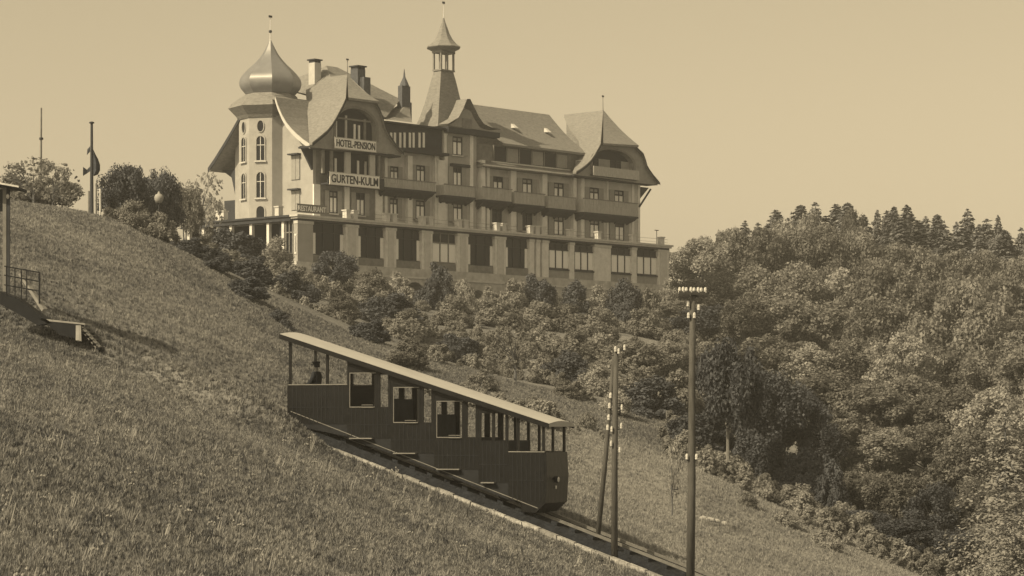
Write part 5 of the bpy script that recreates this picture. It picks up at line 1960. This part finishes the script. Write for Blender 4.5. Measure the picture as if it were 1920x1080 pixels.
def conifer(seed, leaf=0.016, whorls=26, droop=0.30, width=0.20):
    r = np.random.default_rng(seed)
    P_, N_ = [], []
    b = MB()
    b.tube([(0, 0, -0.05), (0, 0, 0.5), (0, 0, 1.0)], [0.016, 0.010, 0.002], 7)
    for w in range(whorls):
        u = w / (whorls - 1)
        z = 0.12 + 0.87 * u + r.uniform(-0.5, 0.5) / whorls
        L = width * (1 - u) ** 0.62 * r.uniform(0.7, 1.25) + 0.014
        nb = int(7 - 3 * u)
        a0 = r.uniform(0, 6.28)
        for k_ in range(nb):
            a = a0 + 6.283 * k_ / nb + r.uniform(-0.3, 0.3)
            l = L * r.uniform(0.65, 1.2)
            n = max(5, int(l / leaf * 5.0))
            t = r.uniform(0.08, 1, n)
            d = np.array([math.cos(a), math.sin(a), 0])
            sd = np.array([-d[1], d[0], 0])
            lat = r.normal(size=n) * 0.24 * l * (1 - 0.6 * t)
            zz_ = z + l * (0.10 * t - droop * t * t) + 0.09 * l * r.normal(size=n)
            p = d[None] * (l * t)[:, None] + sd[None] * lat[:, None]
            p[:, 2] = zz_
            nn = np.array([0, 0, 1.0]) + d * 0.5 + r.normal(size=p.shape) * 0.4
            nn /= np.linalg.norm(nn, axis=1, keepdims=True)
            P_.append(p)
            N_.append(nn)
            if k_ % 2 == 0:
                b.tube([(0, 0, z), tuple(d * l * 0.5 + np.array([0, 0, z + l * 0.03])), tuple(d * l * 0.95 + np.array([0, 0, z + l * (0.1 - droop)]))], [0.004, 0.003, 0.001], 4, cap=False)
    v, q = leaf_quads(np.concatenate(P_), np.concatenate(N_), leaf, r)
    return v, q, b


PROTO = {}


def proto(key, res, leafm, bark):
    v, q, b = res
    cme = np_mesh('crown', v, q, leafm)
    t = b.build('trunk', bark)
    tme = t.data
    bpy.data.objects.remove(t)
    zmax = float(v[:, 2].max())
    PROTO[key] = (cme, tme, zmax, float(np.abs(v[:, 0]).max()))


for i in range(4):
    proto('mid%d' % i, broadleaf(10 + i, 95, 230, (1, 1, 1.0), 0.018), 'leaf_mid', 'bark')
for i in range(2):
    proto('dark%d' % i, broadleaf(30 + i, 90, 230, leaf=0.018), 'leaf_dark', 'bark')
for i in range(2):
    proto('pale%d' % i, broadleaf(50 + i, 85, 230, (1.05, 1.05, 1.0), 0.018), 'leaf_pale', 'bark')
for i in range(2):
    proto('bush%d' % i, bush(70 + i), 'leaf_mid', 'bark')
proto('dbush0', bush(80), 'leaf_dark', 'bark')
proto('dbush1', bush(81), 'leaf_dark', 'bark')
proto('pbush0', bush(90, 54, 110), 'leaf_pale', 'bark')
proto('pbush1', bush(91, 54, 110), 'leaf_pale', 'bark')
proto('blossom', broadleaf(95, 20, 150, (1.0, 1.0, 1.0), 0.05, 0.2, 0.1), 'blossom', 'bark')
proto('open0', broadleaf(97, 40, 90, (1.05, 1.05, 1.0), 0.026, 0.5, 0.2), 'leaf_mid', 'bark')
proto('open1', broadleaf(98, 26, 60, (0.9, 0.9, 1.0), 0.028, 0.5, 0.3), 'leaf_pale', 'bark')
for i in range(5):
    proto('spruce%d' % i, conifer(110 + i, 0.017, (46, 60, 52, 40, 66)[i], (0.3, 0.15, 0.42, 0.25, 0.35)[i], (0.17, 0.15, 0.2, 0.22, 0.18)[i]), 'needle', 'bark')
proto('larch', conifer(120, 0.010, 20, 0.35, 0.30), 'needle_pale', 'bark')
proto('larch1', conifer(121, 0.010, 18, 0.30, 0.33), 'needle_pale', 'bark')
proto('birch', broadleaf(99, 80, 220, (1, 1, 0.85), 0.018, 0.08, 0.40), 'leaf_dark', 'bark_pale')


def tree(name, key, px, pytop, Y, wpx, label, cat, group=None, hang=0.0, sink=0.15):
    """plant whose foot stands on the ground at column px and depth Y, reaching row pytop, about wpx wide"""
    cme, tme, zmax, hw = PROTO[key]
    X = (px - 960) / F * Y
    z = tz(X, Y) - sink
    h = (HY - pytop) / F * Y - z
    wm = wpx / F * Y
    h = max(h, wm * (0.55 if name in ('shrub', 'crest_bush') else 0.4), 0.4)
    s = h / zmax
    sx = (wpx / F * Y) / 2 / hw
    o = thing(name, label, cat, (X, Y, z), random.uniform(0, 6.28), group)
    o.scale = (sx, sx * random.uniform(0.9, 1.1), s)
    if name == 'spruce_tree':
        o.rotation_euler = (random.uniform(-.035, .035), random.uniform(-.035, .035), random.uniform(0, 6.28))
    for n_, me_ in (('trunk', tme), ('crown', cme)):
        c = bpy.data.objects.new(n_, me_)
        col.objects.link(c)
        c.parent = o
    return o


# tangled low undergrowth over the slope below the hotel and under the wood (uncountable, one object)
und_col = bpy.data.collections.new('undergrowth_clumps')
for i, (k_, m_) in enumerate((('bush0', 'leaf_mid'), ('bush1', 'leaf_pale'), ('pbush0', 'leaf_pale'))):
    v_, q_, b_ = bush(140 + i, 26, 90, 0.05)
    uo = bpy.data.objects.new('undergrowth_clump', np_mesh('undergrowth_clump', v_, q_, m_))
    und_col.objects.link(uo)


def slope_keep(c):
    px = 960 + F * c[:, 0] / c[:, 1]
    py = HY - F * c[:, 2] / c[:, 1]
    Y = c[:, 1]
    edge = np.interp(px, [300, 560, 700, 850, 1000, 1100, 1250, 1400, 1560, 1800], [158, 150, 143, 139, 138, 142, 148, 142, 134, 128])
    front = np.interp(px, [300, 560, 1250, 1280], [228, 232, 268, 330])
    bare = vnoise(c[:, 0], c[:, 1], 14, 9) + 0.6 * vnoise(c[:, 0], c[:, 1], 5, 8)
    hollow = (px > 1375) & (px < 1575) & (Y > 149) & (Y < 185)
    return ~hollow & (px > 300) & (px < 2000) & (Y > edge) & (Y < front) & ((bare > 0.06) | (px > 1250))


uo = grass_patch('undergrowth', 'tangled low undergrowth covering the slope below the hotel', -45, 75, 126, 330, 1.2, 0.55, 0.35, 1.6, slope_keep, und_col)

# spruces along the skyline, left to right
spr = [(1394, 413, 335, 46), (1421, 417, 350, 40), (1455, 393, 340, 62), (1500, 384, 350, 50), (1525, 378, 335, 70), (1569, 382, 345, 54), (1595, 378, 335, 70), (1640, 393, 350, 56),
       (1661, 394, 360, 40), (1678, 386, 345, 46), (1703, 384, 350, 60), (1738, 405, 360, 46), (1754, 401, 345, 56), (1789, 416, 350, 46), (1818, 391, 340, 60), (1853, 409, 350, 50),
       (1871, 403, 345, 46), (1893, 437, 335, 46), (1916, 426, 330, 54)]
ordn = ['first', 'second', 'third', 'fourth', 'fifth', 'sixth', 'seventh', 'eighth', 'ninth', 'tenth', 'eleventh', 'twelfth', 'thirteenth', 'fourteenth', 'fifteenth', 'sixteenth',
        'seventeenth', 'eighteenth', 'nineteenth']
for i, (px, py, Y, w) in enumerate(spr):
    tree('spruce_tree', 'spruce%d' % ((i * 3 + i // 4) % 5), px, py, Y, w * (1.5, 2.1, 1.8, 2.3, 1.6, 2.0, 1.7)[i % 7], 'pointed dark spruce on the forest skyline, %s from the left' % ordn[i], 'spruce', 'spruces on the forest skyline')

for i, (px, py, Y, w) in enumerate([(1440, 418, 330, 60), (1478, 408, 333, 60), (1548, 404, 336, 70), (1620, 402, 334, 80), (1690, 408, 336, 80), (1722, 412, 338, 80), (1771, 420, 334, 80), (1803, 422, 336, 80),
                                    (1836, 420, 334, 80), (1882, 430, 330, 80)]):
    tree('short_spruce', 'spruce%d' % ((i * 2 + 1) % 5), px, py, Y, w * 1.5, 'shorter spruce filling gaps of the skyline row, %s from the left' % ordn[i], 'spruce', 'shorter spruces between the skyline spruces')

wood = [  # key, px, top row, depth, width
    ('mid2', 1523, 388, 330, 70), ('mid0', 1597, 386, 331, 66),
    ('mid0', 1262, 472, 318, 100), ('pale0', 1318, 439, 312, 110), ('mid1', 1372, 424, 318, 100), ('mid2', 1432, 421, 318, 120), ('pale1', 1485, 408, 322, 120), ('mid3', 1540, 416, 318, 120),
    ('mid0', 1605, 421, 318, 120), ('mid1', 1668, 450, 318, 120), ('mid2', 1725, 455, 318, 110), ('mid3', 1785, 465, 318, 110), ('mid0', 1845, 465, 318, 120), ('mid1', 1905, 475, 312, 110),
    ('mid2', 1290, 520, 285, 120), ('mid3', 1352, 505, 290, 130), ('pale0', 1420, 492, 288, 140), ('mid0', 1500, 486, 290, 150), ('pale1', 1580, 500, 288, 140), ('mid1', 1655, 478, 285, 170),
    ('mid2', 1735, 520, 288, 130), ('mid3', 1790, 500, 285, 130), ('mid1', 1870, 510, 285, 140), ('pale0', 1930, 520, 285, 120),
    ('dark0', 1330, 570, 255, 140), ('mid1', 1395, 555, 252, 130), ('mid3', 1470, 545, 255, 150), ('mid2', 1560, 560, 255, 150), ('mid0', 1640, 550, 250, 150), ('pale1', 1720, 585, 250, 130),
    ('pale0', 1822, 508, 245, 170), ('mid3', 1905, 585, 250, 140),
    ('mid2', 1270, 560, 265, 120), ('mid0', 1345, 640, 222, 130), ('mid2', 1445, 625, 225, 150), ('pale1', 1515, 640, 222, 120), ('mid1', 1600, 630, 222, 150), ('pale0', 1690, 618, 218, 150),
    ('mid3', 1775, 640, 222, 140), ('mid0', 1850, 650, 218, 140), ('pale1', 1920, 640, 215, 140),
    ('mid1', 1270, 640, 215, 120), ('mid2', 1550, 690, 195, 150), ('mid3', 1630, 715, 192, 150), ('mid0', 1710, 700, 195, 150), ('mid2', 1790, 720, 190, 150), ('pale0', 1870, 720, 185, 140),
    ('mid3', 1580, 780, 172, 130), ('pale1', 1655, 800, 170, 140), ('mid1', 1735, 790, 172, 150), ('mid0', 1815, 800, 168, 140), ('mid2', 1900, 800, 170, 140),
    ('mid2', 1600, 880, 156, 120), ('mid3', 1680, 880, 154, 130), ('dark1', 1755, 900, 152, 140), ('mid1', 1830, 890, 152, 140),
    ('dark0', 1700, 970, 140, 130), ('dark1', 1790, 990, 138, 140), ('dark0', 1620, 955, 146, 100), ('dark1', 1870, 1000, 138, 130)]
rows = [(300, 'just below the skyline spruces'), (270, 'of the upper wood'), (240, 'of the middle wood'), (205, 'of the lower middle wood'), (180, 'of the lower wood'), (160, 'at the foot of the wood'),
        (150, 'by the meadow corner'), (0, 'in the shade at the lower right')]
count = {}
for key, px, py, Y, w in sorted(wood, key=lambda q: q[1]):
    row = [r_[1] for r_ in rows if Y >= r_[0]][0]
    count[row] = count.get(row, 0) + 1
    look = {'mid': 'full-crowned leafy tree', 'pale': 'pale-leaved broad tree', 'dark': 'dark-leaved low tree'}[key[:-1]]
    tree('broadleaf_tree', key, px, py, Y, w * 1.2, '%s %s, %s from the left' % (look, row, ordn[count[row] - 1]), 'tree', 'leafy trees of the wood')
tree('larch_tree', 'larch', 1885, 770, 135, 260, 'pale light-boughed conifer at the right edge of the picture, the taller one', 'conifer', 'pale conifers at the right edge')
tree('larch_tree', 'larch1', 1905, 895, 122, 260, 'pale low conifer with spreading boughs in the lower right corner', 'conifer', 'pale conifers at the right edge')
tree('larch_tree', 'larch1', 1915, 560, 232, 190, 'pale layered conifer at the right edge halfway up the wood', 'conifer', 'pale conifers at the right edge')
tree('forked_tree', 'birch', 1366, 630, 152, 220, 'tree with pale forked trunk standing at the edge of the dark hollow', 'tree')
for i, (px, py, Y, w, key) in enumerate([(1440, 690, 165, 170, 'dark0'), (1500, 720, 168, 150, 'dark1'), (1540, 790, 166, 110, 'dark0')]):  # dark leaf colour carries the shade of the hollow
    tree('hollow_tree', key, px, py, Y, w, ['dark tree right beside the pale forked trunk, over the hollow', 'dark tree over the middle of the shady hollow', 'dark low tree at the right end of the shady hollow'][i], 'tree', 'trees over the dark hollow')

for i, (px, py, Y, w) in enumerate([(1405, 800, 160, 90), (1455, 815, 157, 100), (1510, 835, 155, 100), (1555, 850, 153, 80)]):  # dark-leaved bushes added to deepen the hollow's shade
    tree('hollow_bush', 'dbush%d' % (i % 2), px, py, Y, w, '%s added bush from the pale forked trunk, its dark leaves painting the hollow shade' % ordn[i], 'shrub', 'bushes added to deepen the hollow shade')

# shrubs and small trees on the slope below the hotel
shr = [
    ('dbush0', 440, 440, 222, 130, 'large dark shrub in front of the west porch'), ('bush0', 375, 455, 215, 80, 'shrub at the foot of the porch beside the hill crest'),
    ('pbush0', 520, 440, 232, 90, 'pale bush between the west porch and the corner pillar'), ('bush1', 505, 500, 212, 110, 'bush below the corner pillar of the terrace'),
    ('dbush1', 545, 545, 205, 110, 'low dark bush on the slope below the terrace corner'), ('bush0', 425, 520, 200, 100, 'bush on the bank just behind the hill crest'),
    ('pbush1', 600, 535, 226, 60, 'small pale bush beside the round clipped tree'),
    ('bush1', 700, 500, 238, 90, 'bush climbing the retaining wall right of the round clipped tree'), ('bush0', 690, 555, 222, 110, 'bush on the slope under the retaining wall, left part'),
    ('dbush0', 725, 548, 212, 120, 'wide dark bush on the slope left of the two arches'), ('dbush1', 820, 490, 241, 80, 'dark bush growing between the two wall arches'),
    ('pbush0', 790, 562, 236, 44, 'small pale flowering bush before the left arch'), ('pbush1', 915, 532, 250, 60, 'pale bush before the narrow arch'),
    ('dbush0', 1010, 510, 253, 80, 'dark bush against the retaining wall below the third blind window'), ('dbush1', 1078, 522, 256, 70, 'dark round bush against the wall below the paired windows'),
    ('bush0', 760, 600, 205, 110, 'bush on the open slope below the left arch'), ('bush1', 850, 580, 226, 120, 'bush on the slope below the second arch'),
    ('dbush0', 860, 625, 200, 90, 'dark bush in the middle of the slope above the car roof'), ('bush0', 935, 570, 232, 110, 'bush on the slope below the narrow arch'),
    ('bush1', 1010, 570, 236, 110, 'bush on the slope below the wall, centre right'), ('bush0', 1065, 585, 236, 110, 'bush under the paired windows of the terrace'),
    ('dbush1', 1065, 655, 192, 110, 'dark bush on the slope right of the little slope tree'), ('bush1', 1120, 600, 232, 120, 'bush on the slope below the right end windows'),
    ('pbush0', 1130, 680, 186, 110, 'pale bush above the upper end of the shorter pole'), ('dbush0', 1172, 520, 256, 90, 'dark upright bush at the right end of the retaining wall'),
    ('bush0', 1215, 575, 250, 110, 'bush at the right end of the slope beside the tall pole'), ('pbush1', 1250, 520, 272, 70, 'pale bush at the right corner of the terrace'),
    ('bush1', 1200, 650, 205, 140, 'broad bush between the two poles'), ('dbush1', 1225, 725, 172, 150, 'dark thicket bush between the two poles, the lowest'),
    ('pbush0', 1155, 735, 166, 100, 'pale bush behind the shorter pole'), ('bush0', 1270, 690, 176, 130, 'bush just left of the tall pole'),
    ('dbush0', 1310, 760, 160, 130, 'dark bush behind the tall pole at the meadow edge'), ('bush1', 1060, 720, 168, 70, 'bush above the lower end of the car roof'),
    ('dbush1', 830, 668, 186, 80, 'low dark bush just above the middle of the car roof'), ('pbush1', 700, 625, 190, 60, 'small pale bush just above the upper part of the car roof'),
    ('bush1', 640, 590, 205, 90, 'bush on the slope above the upper end of the car'), ('bush0', 780, 655, 188, 80, 'bush above the car roof, left of the low dark bush'),
    ('dbush0', 470, 580, 178, 100, 'dark bush hugging the back of the hill crest'), ('dbush1', 385, 505, 186, 90, 'dark bush filling the dip behind the crest'),
    ('dbush0', 330, 455, 190, 70, 'dark bush behind the crest left of the porch'), ('pbush0', 1100, 770, 150, 50, 'little pale bush beyond the lower end of the car'),
    ('dbush0', 352, 478, 176, 70, 'dark bush at the left of the painted shadow band behind the crest'), ('dbush1', 405, 515, 170, 80, 'second dark bush of the painted shadow band behind the crest'),  # four dark-leaved bushes added to paint the shadow behind the crest
    ('dbush0', 460, 560, 165, 80, 'third dark bush of the painted shadow band behind the crest'), ('dbush1', 520, 603, 160, 80, 'dark bush of the painted shadow band behind the crest nearest the car'),
    ('pbush0', 655, 512, 240, 80, 'pale bush under the terrace just right of the round clipped tree'), ('pbush1', 745, 505, 243, 80, 'pale bush against the retaining wall left of the two arches'),
    ('pbush0', 868, 520, 247, 60, 'pale bush against the wall between second and narrow arch'), ('bush0', 958, 520, 251, 80, 'bush against the wall right of the narrow arch'),
    ('pbush1', 1040, 540, 254, 70, 'pale bush between the two dark wall bushes'), ('pbush0', 1122, 530, 258, 80, 'pale bush against the wall below the blank wall panel'),
    ('bush1', 1215, 535, 262, 70, 'bush at the wall end below the last terrace window'), ('pbush1', 1015, 612, 208, 110, 'pale bush right of the young slope tree, upper'),
    ('bush0', 1075, 622, 206, 110, 'bush on the slope straight above the shorter pole top, left'), ('pbush0', 1130, 628, 210, 110, 'pale bush on the slope above the shorter pole top'),
    ('bush1', 1185, 628, 214, 110, 'bush on the slope right above the shorter pole'), ('pbush1', 900, 690, 160, 80, 'pale bush close behind the middle of the car roof'),
    ('bush0', 760, 668, 164, 90, 'bush close behind the upper half of the car roof'), ('pbush0', 1000, 745, 152, 70, 'pale bush close behind the lower half of the car roof'),
    ('dbush0', 690, 640, 170, 80, 'dark bush close behind the upper end of the car roof'),
    ('bush0', 1385, 880, 150, 70, 'bush on the meadow edge under the pale forked trunk'), ('bush1', 1440, 915, 146, 80, 'bush along the meadow edge below the dark hollow'),
    ('pbush0', 1500, 935, 144, 90, 'pale bush along the meadow edge, right of the hollow'), ('bush0', 1560, 950, 140, 90, 'last bush of the row along the meadow edge'),
    ('bush1', 1335, 870, 150, 60, 'small bush beside the foot of the tall pole, beyond the meadow'), ('pbush1', 1470, 975, 132, 70, 'pale low bush in front of the meadow edge row'),
    ('pbush0', 1400, 945, 134, 60, 'low pale clump on the meadow right of the tall pole'), ('pbush1', 1545, 1010, 128, 80, 'low pale clump at the meadow foot near the lower right wood'),
]
for key, px, py, Y, w, l in shr:
    tree('shrub', key, px, py, Y, w, l, 'shrub', 'shrubs on the slope below the hotel')
tree('round_tree', 'dark0', 628, 468, 228, 96, 'round clipped tree with short dark trunk before the terrace', 'tree')
tree('slope_tree', 'open0', 965, 600, 178, 140, 'slender young tree standing alone above the car roof', 'tree')
tree('wall_tree', 'blossom', 605, 545, 224, 40, 'small white-blossomed shrub under the terrace corner', 'shrub')
tree('young_tree', 'open1', 1260, 825, 122, 46, 'thin bare-stemmed sapling on the meadow left of the tall pole', 'tree')
# crest, upper left
tree('crest_tree', 'open0', 62, 290, 172, 150, 'loose leafy tree on the hill crest at far left', 'tree', 'trees on the hill crest')
tree('crest_tree', 'open0', 100, 300, 168, 110, 'ragged leafy tree on the crest just left of the low fence', 'tree', 'trees on the hill crest')
tree('crest_tree', 'mid1', 30, 325, 176, 110, 'leafy tree on the crest behind the shelter roof', 'tree', 'trees on the hill crest')
tree('crest_tree', 'mid2', 95, 330, 178, 120, 'dense leafy tree behind the ragged trees on the crest', 'tree', 'trees on the hill crest')
tree('dark_tree', 'dark0', 232, 305, 195, 120, 'dark evergreen-like tree right of the flagpole', 'tree', 'dark trees between flagpole and hotel')
tree('dark_tree', 'dark1', 305, 310, 198, 100, 'dark tree behind the pale globe lamp', 'tree', 'dark trees between flagpole and hotel')
tree('dark_tree', 'dark0', 268, 330, 205, 120, 'dark tree between the other two dark trees', 'tree', 'dark trees between flagpole and hotel')
tree('garden_tree', 'open1', 375, 318, 225, 90, 'light airy tree against the sky left of the hotel tower', 'tree')
tree('garden_tree', 'mid3', 345, 340, 215, 80, 'leafy tree left of the hotel porch posts', 'tree')
tree('garden_tree', 'pale1', 400, 365, 250, 70, 'pale bushy tree close against the hotel west wall', 'tree')
for px, py, w, l, key in ((250, 372, 90, 'pale rounded bush at the crest right of the flagpole', 'pbush0'), (300, 395, 70, 'bush at the crest below the globe lamp', 'bush0'), (205, 385, 40, 'small bush at the flagpole foot', 'bush1')):
    tree('crest_bush', key, px, py, 172, w, l, 'shrub', 'bushes along the crest')

# a few pale stones at the meadow edge
for i, (px, py, w) in enumerate(((1318, 968, 7), (1330, 972, 9), (1343, 976, 6), (1358, 985, 5))):
    Y = 125.0
    g = on_ground(px, Y)
    r = np.random.default_rng(i)
    n = 7
    prf = [(0.02, -0.05), (w / 40, 0.0), (w / 44, 0.10), (0.03, 0.17)]
    o = MB().lathe((0, 0, 0), prf, n, i, 1.4, 1.0).build('field_stone', 'kerb_stone', None, False, g)
    tag(o, ['leftmost pale stone at the meadow edge by the tall pole', 'largest pale stone at the meadow edge by the tall pole', 'third pale stone from the tall pole at the meadow edge',
            'rightmost small pale stone at the meadow edge'][i], 'stone', 'pale stones at the meadow edge')

# ------------------------------------------------------------------ haze
hz = MB().box(-4100, 4100, -2100, 1200, -60, 60).build('haze', 'plaster')
hm = bpy.data.materials.new('haze')
hm.use_nodes = True
hm.node_tree.nodes.clear()
ho = hm.node_tree.nodes.new('ShaderNodeOutputMaterial')
hv = hm.node_tree.nodes.new('ShaderNodeVolumePrincipled')
hv.inputs['Color'].default_value = (0.95, 0.95, 0.95, 1)
hv.inputs['Density'].default_value = 0.00043
hv.inputs['Anisotropy'].default_value = 0.2
hm.node_tree.links.new(hv.outputs[0], ho.inputs['Volume'])
hz.data.materials.clear()
hz.data.materials.append(hm)
tag(hz, kind='stuff')
